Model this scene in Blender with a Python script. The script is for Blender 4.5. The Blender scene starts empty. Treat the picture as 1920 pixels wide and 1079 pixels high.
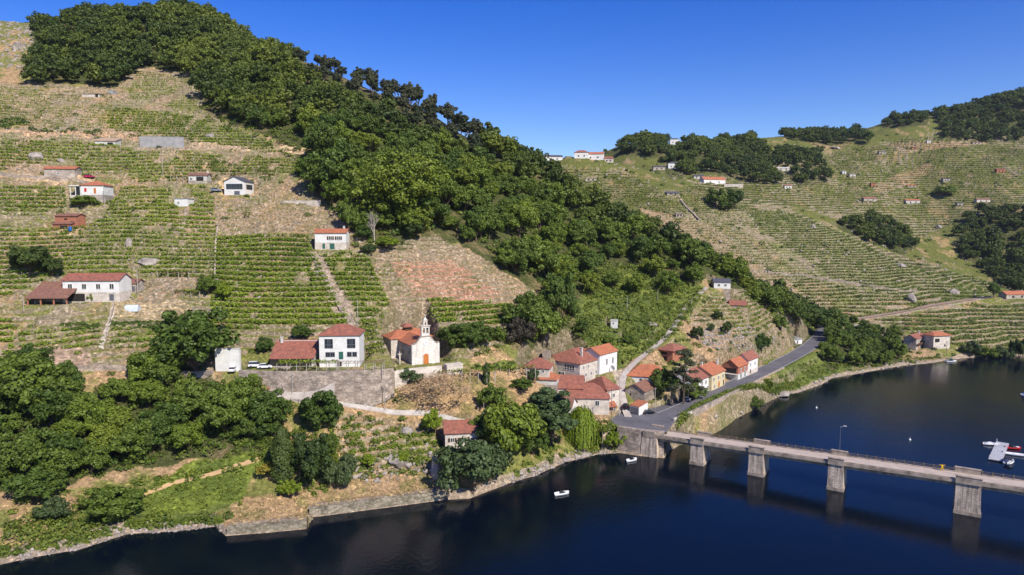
import bpy, bmesh, math, random
import numpy as np
from mathutils import Vector, Matrix
R = math.radians
random.seed(7); rng = np.random.default_rng(7)
sc = bpy.context.scene
# ------------------------------------------------------------------ camera, sky, sun, exposure
CAMH, PITCH, F = 70.0, R(5.0), 1280.0
cam_d = bpy.data.cameras.new('camera'); cam = bpy.data.objects.new('camera', cam_d)
sc.collection.objects.link(cam); sc.camera = cam
cam.location = (0, 0, CAMH); cam.rotation_euler = (R(90) - PITCH, 0, 0)
cam_d.lens = 24; cam_d.sensor_width = 36; cam_d.clip_start = 1; cam_d.clip_end = 20000
SUN_EL, SUN_AZ = R(42), R(36)      # azimuth measured from behind the camera towards the right
sx, sy, sz = math.sin(SUN_AZ)*math.cos(SUN_EL), -math.cos(SUN_AZ)*math.cos(SUN_EL), math.sin(SUN_EL)
w = bpy.data.worlds.new('World'); sc.world = w; w.use_nodes = True
wn = w.node_tree; bg = wn.nodes['Background']; bg.inputs[1].default_value = 0.115
sky = wn.nodes.new('ShaderNodeTexSky'); sky.sky_type = 'NISHITA'; sky.sun_disc = False
sky.sun_elevation = SUN_EL; sky.sun_rotation = math.atan2(sx, sy)
sky.air_density = 1.0; sky.dust_density = 0.25; sky.ozone_density = 3.0; sky.altitude = 300
hs = wn.nodes.new('ShaderNodeHueSaturation'); hs.inputs['Saturation'].default_value = 1.46; hs.inputs['Value'].default_value = 1.05; hs.inputs['Hue'].default_value = 0.528
wn.links.new(sky.outputs[0], hs.inputs['Color']); wn.links.new(hs.outputs[0], bg.inputs[0])
sl = bpy.data.lights.new('sun', 'SUN'); sl.energy = 5.0; sl.angle = R(0.5); sl.color = (1, .93, .82)
so = bpy.data.objects.new('sun', sl); sc.collection.objects.link(so)
so.rotation_euler = Vector((sx, sy, sz)).to_track_quat('Z', 'Y').to_euler()
sc.view_settings.view_transform = 'Standard'; sc.view_settings.look = 'None'
sc.view_settings.exposure = 0.36; sc.view_settings.gamma = 1.0; sc.view_settings.use_curve_mapping = False
sc.cycles.max_bounces = 6; sc.cycles.diffuse_bounces = 2; sc.cycles.glossy_bounces = 3
sc.cycles.transmission_bounces = 3; sc.cycles.transparent_max_bounces = 4

# ------------------------------------------------------------------ picture geometry <-> place
cp, sp = math.cos(PITCH), math.sin(PITCH)
def ray(px, py):
    u = (px-960)/F; v = (540-py)/F
    return u, cp+v*sp, -sp+v*cp
def at_z(px, py, z):
    u, dy, dz = ray(px, py); t = (z-CAMH)/dz
    return u*t, dy*t, z
def at_y(px, py, Y):
    u, dy, dz = ray(px, py); t = Y/dy
    return u*t, Y, CAMH+dz*t
def project(X, Y, Z):
    zc = Z-CAMH
    dep = Y*cp - zc*sp; up = Y*sp + zc*cp
    return 960+F*X/dep, 540-F*up/dep
SHORE = [(-700,1180),(-200,1092),(0,1060),(60,1046),(150,1031),(240,1002),(330,997),(405,988),(423,1006),(500,1000),(575,993),(578,972),(640,964),(740,951),
 (835,938),(880,936),(935,915),(960,905),(1000,894),(1060,868),(1120,853),(1160,850),(1200,856),(1246,860),(1252,848),(1305,806),(1350,786),(1400,768),
 (1440,752),(1462,744),(1500,736),(1540,722),(1560,710),(1600,703),(1650,694),(1690,687),(1750,681),(1800,673),(1850,669),(1920,668),(2100,664),(2700,660)]
_s = [at_z(x, y, 0) for x, y in SHORE]
S_px = np.array([p[0] for p in SHORE], float); S_Y = np.array([p[1] for p in _s])
def shoreY(col): return np.interp(col, S_px, S_Y)
def colof(X, Y): return 960+F*X/(Y*cp+CAMH*sp)   # column of the point if at water level (only a coordinate)
def XofCol(col, Y): return (col-960)/F*(Y*cp+CAMH*sp)

ctrl = []
def add(px, py, Y): ctrl.append(at_y(px, py, Y))
def addh(px, Y, z):
    dep = Y*cp-(z-CAMH)*sp; ctrl.append(((px-960)/F*dep, Y, z))
for x, y in SHORE[1:-1:2]:
    X, Y, z = at_z(x, y, 0); ctrl.append((X, Y, 0.6)); ctrl.append((X*(1-18/Y), Y-18, -9))
def column(px, items, tail=None):
    Y0 = float(np.interp(px, S_px, S_Y)); z0 = 0.6
    for py, s in items:
        u, dy, dz = ray(px, py)
        # z0 + s*(Y-Y0) = CAMH + dz/dy*Y
        Y = (CAMH - z0 + s*Y0)/(s - dz/dy); z = z0+s*(Y-Y0)
        ctrl.append((u*Y/dy, Y, z)); Y0, z0 = Y, z
    for dY, dz_ in (tail or []):
        addh(px, Y0+dY, z0+dz_)
column(-250, [(980,.35),(850,.55),(700,.65),(600,.62),(500,.62),(400,.65),(300,.65),(200,.65),(60,.6)], [(150,20),(400,30)])
column(-20, [(980,.35),(850,.55),(700,.68),(600,.60),(500,.62),(400,.65),(300,.65),(200,.65),(120,.6),(40,.55)], [(70,-8),(250,-20)])
column(200, [(900,.35),(800,.6),(700,.75),(600,.58),(500,.62),(400,.65),(300,.65),(200,.65),(120,.6),(48,.55)], [(60,-12),(250,-60)])
column(400, [(900,.35),(800,.6),(700,.72),(600,.60),(500,.62),(400,.65),(300,.65),(200,.65),(120,.6),(48,.5)], [(60,-15),(250,-80)])
column(600, [(930,.22),(850,.75),(770,.8),(735,.6),(690,1.0),(600,.55),(470,.65),(350,.65),(270,.62),(180,.55),(125,.5)], [(60,-18),(250,-90)])
column(800, [(905,.2),(850,.7),(780,.75),(700,.95),(685,.15),(600,.62),(450,.62),(340,.6),(260,.5),(212,.45)], [(60,-25),(220,-90)])
column(1080,[(842,.15),(800,.42),(720,.5),(600,.5),(480,.5),(420,.45),(376,.4)], [(40,-20),(100,-30)])
column(1000,[(850,.6),(780,.55),(700,.6),(600,.5),(480,.52),(390,.5),(322,.45)], [(50,-20),(110,-40)])
column(1140,[(832,.2),(800,.6),(720,.42),(600,.5),(480,.5),(410,.42)], [(38,-18)])
column(1200,[(800,.9),(756,.12),(720,.22),(690,.42),(640,.55),(520,.5),(440,.42)], [(40,-18),(90,-20)])
column(1300,[(765,1.2),(738,.12),(700,.45),(600,.48),(520,.48),(490,.4)], [(40,-15)])
column(1400,[(715,1.1),(650,.4),(575,.5),(545,.4)], [(35,-12)])
column(1500,[(690,.25),(655,.18),(610,.45),(592,.35)], [(30,-8)])
for p in [(1050,303,640),(1000,299,645),(950,301,655),(1100,306,640),(1170,318,650),(1180,345,600),(1240,372,570),(1350,350,640),(1310,440,520),(1400,400,590),(1400,490,490),(1500,412,600),(1500,500,500),
  (1500,560,455),(1600,452,560),(1600,520,490),(1600,603,425),(1660,590,440),(1700,500,540),(1700,545,480),(1740,578,450),(1700,640,378),(1800,512,550),(1865,546,520),(1845,568,465),(1840,620,405),
  (1930,572,460),(1920,640,392),(1650,660,372),(1570,680,345),(1560,640,385),(2080,560,470),(2080,640,395),
  (1600,425,690),(1700,475,670),(1700,400,760),(1700,310,880),(1690,243,960),(1900,548,620),(1900,400,730),(1900,300,860),(1900,240,940),(1900,200,985),(1780,222,980),
  (1500,385,710),(1500,310,850),(1500,256,950),(1400,335,770),(1400,266,900),(1280,268,850),(1280,335,720),(1190,296,790),(1600,330,830),(1600,256,960),(1130,296,830),(2080,420,700),(2080,300,850),(2080,180,1000)]: add(*p)
for p in [(1600,620,50),(1700,590,33),(1800,600,24),(1900,575,12),(2080,560,15),(1500,655,72),(1400,1100,200),(1600,1150,190),(1900,1200,260),(1280,1020,150),(1150,1000,120),(600,800,100),(900,800,90),(1050,760,95),(2200,1200,260)]: addh(*p)
C = np.array(ctrl)
def tps_fit(C, lam=3.0):
    P = C[:, :2]/100; n = len(P)
    d2 = ((P[:, None]-P[None])**2).sum(-1)
    K = .5*d2*np.log(d2+1e-12) + np.eye(n)*lam*1e-4
    A = np.zeros((n+3, n+3)); A[:n, :n] = K; A[:n, n] = 1; A[:n, n+1:] = P; A[n, :n] = 1; A[n+1:, :n] = P.T
    return P, np.linalg.solve(A, np.r_[C[:, 2], 0, 0, 0])
TP, TW = tps_fit(C)
def smooth_h(X, Y):
    X = np.asarray(X, float); Y = np.asarray(Y, float); sh = X.shape
    x = X.ravel()/100; y = Y.ravel()/100; out = np.empty(x.shape)
    for i in range(0, len(x), 20000):
        a = x[i:i+20000]; b = y[i:i+20000]
        d2 = (a[:, None]-TP[:, 0])**2 + (b[:, None]-TP[:, 1])**2
        out[i:i+20000] = (.5*d2*np.log(d2+1e-12)) @ TW[:-3] + TW[-3] + TW[-2]*a + TW[-1]*b
    return out.reshape(sh)
def hash2(i, j, s=0):
    n = (i*374761393 + j*668265263 + s*1442695041) & 0x7fffffff
    n = ((n ^ (n >> 13))*1274126177) & 0x7fffffff
    return ((n ^ (n >> 16)) & 0xffff)/65535.0
def vnoise(X, Y, sc_, s=0):
    x = X/sc_; y = Y/sc_; i = np.floor(x).astype(np.int64); j = np.floor(y).astype(np.int64)
    fx = x-i; fy = y-j; fx = fx*fx*(3-2*fx); fy = fy*fy*(3-2*fy)
    return (hash2(i, j, s)*(1-fx)+hash2(i+1, j, s)*fx)*(1-fy) + (hash2(i, j+1, s)*(1-fx)+hash2(i+1, j+1, s)*fx)*fy
def inpoly(x, y, poly):
    x = np.asarray(x); y = np.asarray(y); r = np.zeros(x.shape, bool); n = len(poly)
    for k in range(n):
        x1, y1 = poly[k]; x2, y2 = poly[(k+1) % n]
        if y1 == y2: continue
        c = ((y1 > y) != (y2 > y)) & (x < (x2-x1)*(y-y1)/(y2-y1)+x1)
        r ^= c
    return r
def seg_dist(X, Y, pts):
    """distance to a polyline and the height interpolated along it"""
    best = np.full(X.shape, 1e9); hz = np.zeros(X.shape)
    for a, b in zip(pts[:-1], pts[1:]):
        ax, ay, az = a; bx, by, bz = b; dx, dy = bx-ax, by-ay; L2 = dx*dx+dy*dy
        t = np.clip(((X-ax)*dx+(Y-ay)*dy)/L2, 0, 1)
        d = np.hypot(X-ax-t*dx, Y-ay-t*dy); m = d < best
        best = np.where(m, d, best); hz = np.where(m, az+t*(bz-az), hz)
    return best, hz
def sstep(a, b, x):
    t = np.clip((x-a)/(b-a), 0, 1); return t*t*(3-2*t)
# ------------------------------------------------------------------ object helpers
def link(o): sc.collection.objects.link(o); return o
def tag(o, label=None, cat=None, group=None, kind=None):
    if label: o['label'] = label
    if cat: o['category'] = cat
    if group: o['group'] = group
    if kind: o['kind'] = kind
    return o
def empty(name, loc, rz=0, label=None, cat=None, group=None):
    o = bpy.data.objects.new(name, None); link(o); o.location = loc; o.rotation_euler = (0, 0, rz); o.empty_display_size = .5
    return tag(o, label, cat, group)
def copy_tree(o, parent=None):
    c = o.copy(); link(c); c.parent = parent
    for ch in o.children: copy_tree(ch, c)
    return c
def np_mesh(name, V, Fc, mats, nper=4, smooth=False, col=None, mi=None):
    me = bpy.data.meshes.new(name); V = np.asarray(V, np.float32); Fc = np.asarray(Fc, np.int32)
    me.vertices.add(len(V)); me.vertices.foreach_set('co', V.ravel())
    me.loops.add(Fc.size); me.loops.foreach_set('vertex_index', Fc.ravel())
    me.polygons.add(len(Fc)); me.polygons.foreach_set('loop_start', np.arange(0, Fc.size, nper, dtype=np.int32))
    me.polygons.foreach_set('loop_total', np.full(len(Fc), nper, np.int32))
    if smooth: me.polygons.foreach_set('use_smooth', np.ones(len(Fc), bool))
    if mi is not None: me.polygons.foreach_set('material_index', np.asarray(mi, np.int32))
    me.update(calc_edges=True)
    if col is not None:
        ca = me.color_attributes.new('albedo', 'FLOAT_COLOR', 'POINT')
        ca.data.foreach_set('color', np.c_[col, np.ones(len(col))].astype(np.float32).ravel())
    for m in (mats if isinstance(mats, (list, tuple)) else [mats]): me.materials.append(m)
    return me
class MB:
    """collects boxes, tubes and polygons, then links them as one mesh object"""
    def __init__(s): s.v = []; s.f = []
    def add(s, vs, fs):
        b = len(s.v); s.v += [tuple(v) for v in vs]; s.f += [tuple(b+i for i in f) for f in fs]; return s
    def box(s, x0, x1, y0, y1, z0, z1):
        return s.add([(x0,y0,z0),(x1,y0,z0),(x1,y1,z0),(x0,y1,z0),(x0,y0,z1),(x1,y0,z1),(x1,y1,z1),(x0,y1,z1)],
                     [(3,2,1,0),(4,5,6,7),(0,1,5,4),(1,2,6,5),(2,3,7,6),(3,0,4,7)])
    def frustum(s, x0, x1, y0, y1, z0, z1, b):
        return s.add([(x0-b,y0-b,z0),(x1+b,y0-b,z0),(x1+b,y1+b,z0),(x0-b,y1+b,z0),(x0,y0,z1),(x1,y0,z1),(x1,y1,z1),(x0,y1,z1)],
                     [(3,2,1,0),(4,5,6,7),(0,1,5,4),(1,2,6,5),(2,3,7,6),(3,0,4,7)])
    def tube(s, p, q, r0, r1=None, n=6):
        r1 = r0 if r1 is None else r1; p = Vector(p); q = Vector(q); d = (q-p)
        if d.length < 1e-6: return s
        d.normalize(); a = d.orthogonal().normalized(); b = d.cross(a); vs = []
        for c, r in ((p, r0), (q, r1)):
            for k in range(n):
                t = 2*math.pi*k/n; vs.append(c + a*math.cos(t)*r + b*math.sin(t)*r)
        return s.add(vs, [(k, (k+1) % n, n+(k+1) % n, n+k) for k in range(n)] + [tuple(range(n-1, -1, -1)), tuple(range(n, 2*n))])
    def lathe(s, prof, n=12, c=(0, 0)):
        vs = []
        for r, z in prof:
            for k in range(n):
                t = 2*math.pi*k/n; vs.append((c[0]+math.cos(t)*r, c[1]+math.sin(t)*r, z))
        fs = [(i*n+k, i*n+(k+1) % n, (i+1)*n+(k+1) % n, (i+1)*n+k) for i in range(len(prof)-1) for k in range(n)]
        return s.add(vs, fs + [tuple(range(n-1, -1, -1)), tuple(range((len(prof)-1)*n, len(prof)*n))])
    def prism(s, poly, z0, z1):
        n = len(poly)
        return s.add([(x, y, z0) for x, y in poly]+[(x, y, z1) for x, y in poly],
                     [tuple(range(n-1, -1, -1)), tuple(range(n, 2*n))]+[(k, (k+1) % n, n+(k+1) % n, n+k) for k in range(n)])
    def prism_y(s, poly, y0, y1):
        """outline in x,z pushed along y"""
        n = len(poly)
        return s.add([(x, y0, z) for x, z in poly]+[(x, y1, z) for x, z in poly],
                     [tuple(range(n)), tuple(range(2*n-1, n-1, -1))]+[(k, n+k, n+(k+1) % n, (k+1) % n) for k in range(n)])
    def build(s, name, mat, parent=None, smooth=False):
        me = bpy.data.meshes.new(name); me.from_pydata(s.v, [], s.f); me.validate(); me.materials.append(mat)
        if smooth: me.polygons.foreach_set('use_smooth', [True]*len(me.polygons))
        o = bpy.data.objects.new(name, me); link(o); o.parent = parent; return o

# ------------------------------------------------------------------ materials
def nodes(name):
    m = bpy.data.materials.new(name); m.use_nodes = True; nt = m.node_tree; return m, nt, nt.nodes['Principled BSDF']
def N(nt, t, **k):
    n = nt.nodes.new('ShaderNode'+t)
    for a, v in k.items():
        if a in n.inputs: n.inputs[a].default_value = v
        else: setattr(n, a, v)
    return n
def ramp(nt, fac, stops):
    r = nt.nodes.new('ShaderNodeValToRGB'); el = r.color_ramp.elements
    while len(el) < len(stops): el.new(.5)
    for e, (p, c) in zip(el, stops): e.position = p; e.color = (*c, 1)
    nt.links.new(fac, r.inputs[0]); return r.outputs[0]
def mix(nt, fac, a, b, mode='MIX'):
    m = nt.nodes.new('ShaderNodeMix'); m.data_type = 'RGBA'; m.blend_type = mode
    for s, v in ((m.inputs[0], fac), (m.inputs[6], a), (m.inputs[7], b)):
        if isinstance(v, bpy.types.NodeSocket): nt.links.new(v, s)
        elif isinstance(v, (int, float)): s.default_value = v
        else: s.default_value = (*v, 1)
    return m.outputs[2]
def bump(nt, bs, h, dist=.05, strength=.6):
    b = N(nt, 'Bump', Distance=dist, Strength=strength); nt.links.new(h, b.inputs['Height']); nt.links.new(b.outputs[0], bs.inputs['Normal'])
def noise(nt, scale, detail=4, vec=None, rough=.6):
    n = N(nt, 'TexNoise', Scale=scale, Detail=detail, Roughness=rough)
    if vec is not None: nt.links.new(vec, n.inputs['Vector'])
    return n.outputs[0]
def coord(nt, kind='Object', scale=(1, 1, 1)):
    c = nt.nodes.new('ShaderNodeTexCoord'); m = N(nt, 'Mapping'); m.inputs['Scale'].default_value = scale
    nt.links.new(c.outputs[kind], m.inputs[0]); return m.outputs[0]
def plain(name, a, b=None, scale=.8, rough=.8, bmp=.02, metal=0, spec=.3):
    m, nt, bs = nodes(name); v = coord(nt); b = b or tuple(c*.75 for c in a)
    n1 = noise(nt, scale, 5, v); n2 = noise(nt, scale*7, 4, v)
    c = ramp(nt, n1, [(.35, b), (.62, a)]); g = ramp(nt, n2, [(.3, (.82,)*3), (.7, (1.08,)*3)])
    nt.links.new(mix(nt, 1.0, c, g, 'MULTIPLY'), bs.inputs['Base Color'])
    bs.inputs['Roughness'].default_value = rough; bs.inputs['Metallic'].default_value = metal; bs.inputs['Specular IOR Level'].default_value = spec
    if bmp: bump(nt, bs, n2, bmp)
    return m
def stone(name, a, b, scale=1.6, mortar=(.5, .45, .38), stain=.5):
    m, nt, bs = nodes(name); v = coord(nt, scale=(1, 1, 1.6))
    vo = N(nt, 'TexVoronoi', Scale=scale); nt.links.new(v, vo.inputs['Vector'])
    ve = N(nt, 'TexVoronoi', Scale=scale); ve.feature = 'DISTANCE_TO_EDGE'; nt.links.new(v, ve.inputs['Vector'])
    sp_ = N(nt, 'SeparateColor'); nt.links.new(vo.outputs['Color'], sp_.inputs[0])
    c = ramp(nt, sp_.outputs[0], [(0, b), (1, a)])
    e = ramp(nt, ve.outputs[0], [(.0, (0,)*3), (.07, (1,)*3)])
    c = mix(nt, e, mortar, c); st = ramp(nt, noise(nt, .35, 5, v), [(.35, (1-stain,)*3), (.6, (1.05,)*3)])
    nt.links.new(mix(nt, 1.0, c, st, 'MULTIPLY'), bs.inputs['Base Color']); bs.inputs['Roughness'].default_value = .9
    bump(nt, bs, e, .06, .5); return m
def tiles(name, a, b, c3, axis=0):
    m, nt, bs = nodes(name); v = coord(nt)
    wv = N(nt, 'TexWave', Scale=1.1, Distortion=.4); wv.bands_direction = 'X' if axis == 0 else 'Y'; nt.links.new(v, wv.inputs['Vector'])
    n = noise(nt, .8, 6, v, .75); n2 = noise(nt, 3.2, 3, v)
    c = ramp(nt, n, [(.3, c3), (.5, b), (.68, a)]); c = mix(nt, 1.0, c, ramp(nt, n2, [(.3, (.65,)*3), (.7, (1.2,)*3)]), 'MULTIPLY')
    c = mix(nt, .35, c, mix(nt, 1.0, c, wv.outputs[0], 'MULTIPLY'))
    nt.links.new(c, bs.inputs['Base Color']); bs.inputs['Roughness'].default_value = .85; bump(nt, bs, wv.outputs[0], .08, .7); return m
def glassy(name, c=(.02, .025, .03)):
    m, nt, bs = nodes(name); bs.inputs['Base Color'].default_value = (*c, 1); bs.inputs['Roughness'].default_value = .12; return m
def leafm(name, a, b, mode='object', trans=.18, tint=(1, 1, 1)):
    m, nt, bs = nodes(name); out = nt.nodes['Material Output']
    if mode == 'object': r = nt.nodes.new('ShaderNodeObjectInfo').outputs['Random']
    else:
        at = nt.nodes.new('ShaderNodeAttribute'); at.attribute_name = 'albedo'; s_ = N(nt, 'SeparateColor'); nt.links.new(at.outputs['Color'], s_.inputs[0]); r = s_.outputs[0]
    c = ramp(nt, r, [(0, a), (1, b)])
    g = nt.nodes.new('ShaderNodeNewGeometry'); k = ramp(nt, g.outputs['Random Per Island'], [(0, (.6, .62, .6)), (1, (1.4, 1.38, 1.2))])
    c = mix(nt, 1.0, c, k, 'MULTIPLY')
    nt.links.new(c, bs.inputs['Base Color']); bs.inputs['Roughness'].default_value = .55; bs.inputs['Specular IOR Level'].default_value = .25
    tr = nt.nodes.new('ShaderNodeBsdfTranslucent'); nt.links.new(mix(nt, 1.0, c, (1.3, 1.5, .5), 'MULTIPLY'), tr.inputs[0])
    ms = nt.nodes.new('ShaderNodeMixShader'); ms.inputs[0].default_value = trans
    nt.links.new(bs.outputs[0], ms.inputs[1]); nt.links.new(tr.outputs[0], ms.inputs[2]); nt.links.new(ms.outputs[0], out.inputs[0]); return m
def ashlar(name, a, b, bw=1.1, bh=.5, dark=.45):
    m, nt, bs = nodes(name); c = nt.nodes.new('ShaderNodeTexCoord'); s_ = N(nt, 'SeparateXYZ'); nt.links.new(c.outputs['Object'], s_.inputs[0]); ad = N(nt, 'Math', operation='ADD'); nt.links.new(s_.outputs[0], ad.inputs[0]); nt.links.new(s_.outputs[1], ad.inputs[1])
    cb = N(nt, 'CombineXYZ'); nt.links.new(ad.outputs[0], cb.inputs[0]); nt.links.new(s_.outputs[2], cb.inputs[1])
    br = nt.nodes.new('ShaderNodeTexBrick'); nt.links.new(cb.outputs[0], br.inputs['Vector']); br.inputs['Color1'].default_value = (*a, 1); br.inputs['Color2'].default_value = (*b, 1); br.inputs['Mortar'].default_value = (b[0]*.5, b[1]*.5, b[2]*.5, 1)
    br.inputs['Scale'].default_value = 1; br.inputs['Brick Width'].default_value = bw; br.inputs['Row Height'].default_value = bh; br.inputs['Mortar Size'].default_value = .035; br.inputs['Mortar Smooth'].default_value = .3
    st = ramp(nt, noise(nt, 1, 5, coord(nt, scale=(1.5, 1.5, .16)), .7), [(.40, (dark,)*3), (.56, (1.05,)*3)]); g = ramp(nt, noise(nt, 5, 4, coord(nt)), [(.3, (.8,)*3), (.7, (1.12,)*3)])
    z = ramp(nt, s_.outputs[2], [(0, (1,)*3), (1, (1,)*3)]); nt.links.new(mix(nt, 1.0, mix(nt, 1.0, br.outputs[0], st, 'MULTIPLY'), g, 'MULTIPLY'), bs.inputs['Base Color']); bs.inputs['Roughness'].default_value = .9; bump(nt, bs, br.outputs[1], .04, -.5); return m
M = dict(
 pier=ashlar('stained_pier_stone', (.66, .54, .43), (.52, .42, .33)), facade=ashlar('pale_church_granite', (.80, .75, .68), (.66, .61, .54), .9, .45, .8), mossy=stone('mossy_quay_stone', (.36, .31, .23), (.16, .14, .09), 1.5, (.12, .10, .06), .5),
 white=plain('whitewash', (.72, .71, .68), (.60, .59, .56), .5, .85, .01),
 white2=plain('aged_whitewash', (.62, .60, .55), (.42, .40, .36), .7, .85, .01),
 cream=plain('cream_render', (.62, .52, .30), (.5, .42, .26), .5),
 stone=stone('granite_blocks', (.50, .43, .36), (.33, .28, .23)),
 stone2=stone('pale_granite', (.62, .55, .47), (.48, .42, .35), 1.3, (.62, .56, .48), .25),
 rubble=stone('rubble_masonry', (.50, .41, .34), (.26, .205, .16), 1.7, (.27, .22, .15), .5),
 brick=plain('bare_brick', (.42, .16, .09), (.28, .12, .08), 1.5),
 concrete=plain('weathered_concrete', (.43, .35, .28), (.19, .155, .12), .6, .9, .03),
 deck=plain('bridge_paving', (.50, .41, .34), (.40, .33, .275), .4, .9, .01),
 grey=plain('grey_concrete', (.34, .33, .33), (.25, .25, .25), .5),
 path=plain('pale_concrete', (.48, .43, .38), (.36, .31, .27), .6),
 asphalt=plain('asphalt', (.14, .135, .145), (.105, .10, .11), .15, .85, .005),
 dirt=plain('dusty_road', (.36, .25, .17), (.26, .19, .14), .3, .95, .01),
 paint=plain('road_paint', (.7, .7, .68), None, 2),
 tileo=tiles('orange_tiles', (.60, .21, .09), (.50, .165, .075), (.30, .12, .075)),
 tiler=tiles('red_brown_tiles', (.46, .165, .095), (.34, .12, .08), (.18, .085, .06)),
 tileb=tiles('old_brown_tiles', (.36, .17, .11), (.26, .12, .08), (.17, .10, .075)),
 slate=plain('slate', (.10, .10, .12), (.06, .06, .07), 2, .6),
 corr=plain('corrugated_sheet', (.5, .36, .25), (.3, .2, .14), 1.2, .7),
 glass=glassy('window_glass'), dark=plain('dark_opening', (.025, .022, .02), None, 1, .9),
 wood=plain('dark_wood', (.10, .05, .03), (.06, .035, .02), 3), door=plain('orange_wood', (.50, .17, .04), (.42, .13, .03), 3),
 green=plain('green_paint', (.03, .12, .09), None, 3), redp=plain('red_paint', (.55, .03, .03), None, 3), blue=plain('blue_plastic', (.01, .12, .5), None, 3),
 teal=plain('teal_plastic', (.02, .2, .25), None, 3), pole=plain('pole_concrete', (.42, .38, .33), (.3, .27, .24), 1), metal=plain('grey_metal', (.22, .22, .24), None, 3, .45, 0, .6),
 rail=plain('rusty_rail', (.24, .19, .10), (.16, .12, .07), 3), carw=plain('white_car_paint', (.75, .75, .76), (.73, .73, .74), 1, .25, 0), card=plain('black_car_paint', (.012, .014, .02), None, 1, .2, 0),
 carg=plain('grey_car_paint', (.2, .24, .3), None, 1, .25, 0), carp=plain('crimson_car_paint', (.45, .01, .08), None, 1, .25, 0), tyre=plain('tyre_rubber', (.02, .02, .02), None, 3),
 hull=plain('white_gelcoat', (.78, .78, .78), (.74, .74, .74), 1, .3, 0), hullr=plain('red_gelcoat', (.5, .02, .02), None, 1, .3, 0), canvas=plain('dark_canvas', (.03, .03, .05), None, 2),
 cgreen=plain('green_canvas', (.015, .06, .05), None, 2), yellow=plain('yellow_cloth', (.8, .5, .0), None, 3), purple=plain('purple_cloth', (.15, .03, .2), None, 3), skin=plain('skin', (.45, .25, .17), None, 3),
 dock=plain('dock_boards', (.42, .42, .45), (.34, .34, .36), 1), bark=plain('bark', (.13, .09, .06), (.07, .05, .035), 2), barkp=plain('dead_wood', (.42, .36, .31), (.3, .25, .2), 2), plas=plain('clear_plastic_sheet', (.6, .66, .72), None, 1, .3),
 rock=plain('granite_boulder', (.38, .33, .29), (.17, .15, .13), .6, .95, .12), cliff=plain('sandy_cut', (.55, .36, .18), (.42, .28, .15), .6, .95, .1),
)
# ------------------------------------------------------------------ roads and the shape of the ground
def road_pts(L): return [at_z(x, y, z) for x, y, z in L]
ROAD = road_pts([(1215,794,7.3),(1240,784,7.5),(1300,759,8.2),(1350,735,8.7),(1400,711,9),(1450,688,9),(1500,662,9.2),(1528,643,9.5),(1543,626,10),(1552,612,11)])
ROAD2 = road_pts([(1552,611,11),(1575,602,12),(1600,599,12.5),(1660,590,14),(1720,578,17),(1780,567,20),(1840,560,22),(1862,557,23)])
PLAZA = [at_z(x, y, 7.3)[:2] for x, y in [(1128,806),(1160,800),(1250,812),(1262,795),(1300,762),(1290,748),(1205,770),(1160,775)]]
STEPS = [at_y(x, y, Y) for x, y, Y in [(688,668,0)][:0]]
LANE = []
def h_base(X, Y):
    col = colof(X, Y); off = Y - shoreY(col); h = smooth_h(X, Y)
    n = (vnoise(X, Y, 14, 1)-.5)*1.6 + (vnoise(X, Y, 5, 2)-.5)*.8
    far = sstep(420, 700, Y)
    n = n + far*((vnoise(X, Y, 70, 3)-.5)*16 + (vnoise(X, Y, 28, 4)-.5)*6)
    land = np.maximum(h + n*sstep(3, 25, off), .5 + .05*np.clip(off, 0, 40)) * sstep(-.3, 2.2, off)
    return np.where(off > 0, land, np.maximum(off*.7, -8)), off
TERR = [  # ground terraced for vines (outline over the slope in picture columns/rows of the smooth surface)
 [(-400,180),(0,150),(215,165),(245,125),(370,140),(385,215),(470,250),(570,300),(640,350),(690,360),(690,470),(820,440),(1010,550),(960,640),(830,690),(700,690),(500,640),(395,690),(0,700),(-400,700)],
 [(620,770),(830,800),(820,890),(640,880)], [(1290,555),(1400,540),(1490,600),(1440,660),(1300,620)],
 [(1040,310),(1180,318),(1250,370),(1300,345),(1420,340),(1500,400),(1640,460),(1700,485),(1880,535),(1850,560),(2100,560),(2100,650),(1780,650),(1620,640),(1560,600),(1380,520),(1240,420),(1100,380)],
 [(1280,340),(1500,300),(1750,250),(2000,240),(2000,400),(1800,410),(1720,450),(1480,385),(1380,370)]]
PADS = []   # (X, Y, half w, half d, rot, z, blend)
def pads(X, Y, h):
    for (px_, py_, hw, hd, r, z, bl) in PADS:
        m = (np.abs(X-px_) < hw+hd+bl+2) & (np.abs(Y-py_) < hw+hd+bl+2)
        if not m.any(): continue
        dx = X[m]-px_; dy = Y[m]-py_; c, s = math.cos(r), math.sin(r)
        lx = np.abs(dx*c+dy*s)-hw; ly = np.abs(-dx*s+dy*c)-hd
        d = np.hypot(np.maximum(lx, 0), np.maximum(ly, 0)); h[m] = h[m] + (z-h[m])*(1-sstep(0, bl, d))
    return h
def roadcut(X, Y, h):
    for pts, hw in ((ROAD, 4.9), (ROAD2, 3.6), (LANE, 1.5)):
        xs = [p[0] for p in pts]; ys = [p[1] for p in pts]
        m = (X > min(xs)-14) & (X < max(xs)+14) & (Y > min(ys)-14) & (Y < max(ys)+14)
        if not m.any(): continue
        d, z = seg_dist(X[m], Y[m], pts); h[m] = h[m] + (z-.12-h[m])*(1-sstep(hw, hw+4.0, d))
    m = (X > 20) & (X < 75) & (Y > 190) & (Y < 240)
    if m.any():
        k = inpoly(X[m], Y[m], PLAZA); hm = h[m]; hm[k] = 7.1; h[m] = hm
    return h
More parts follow.
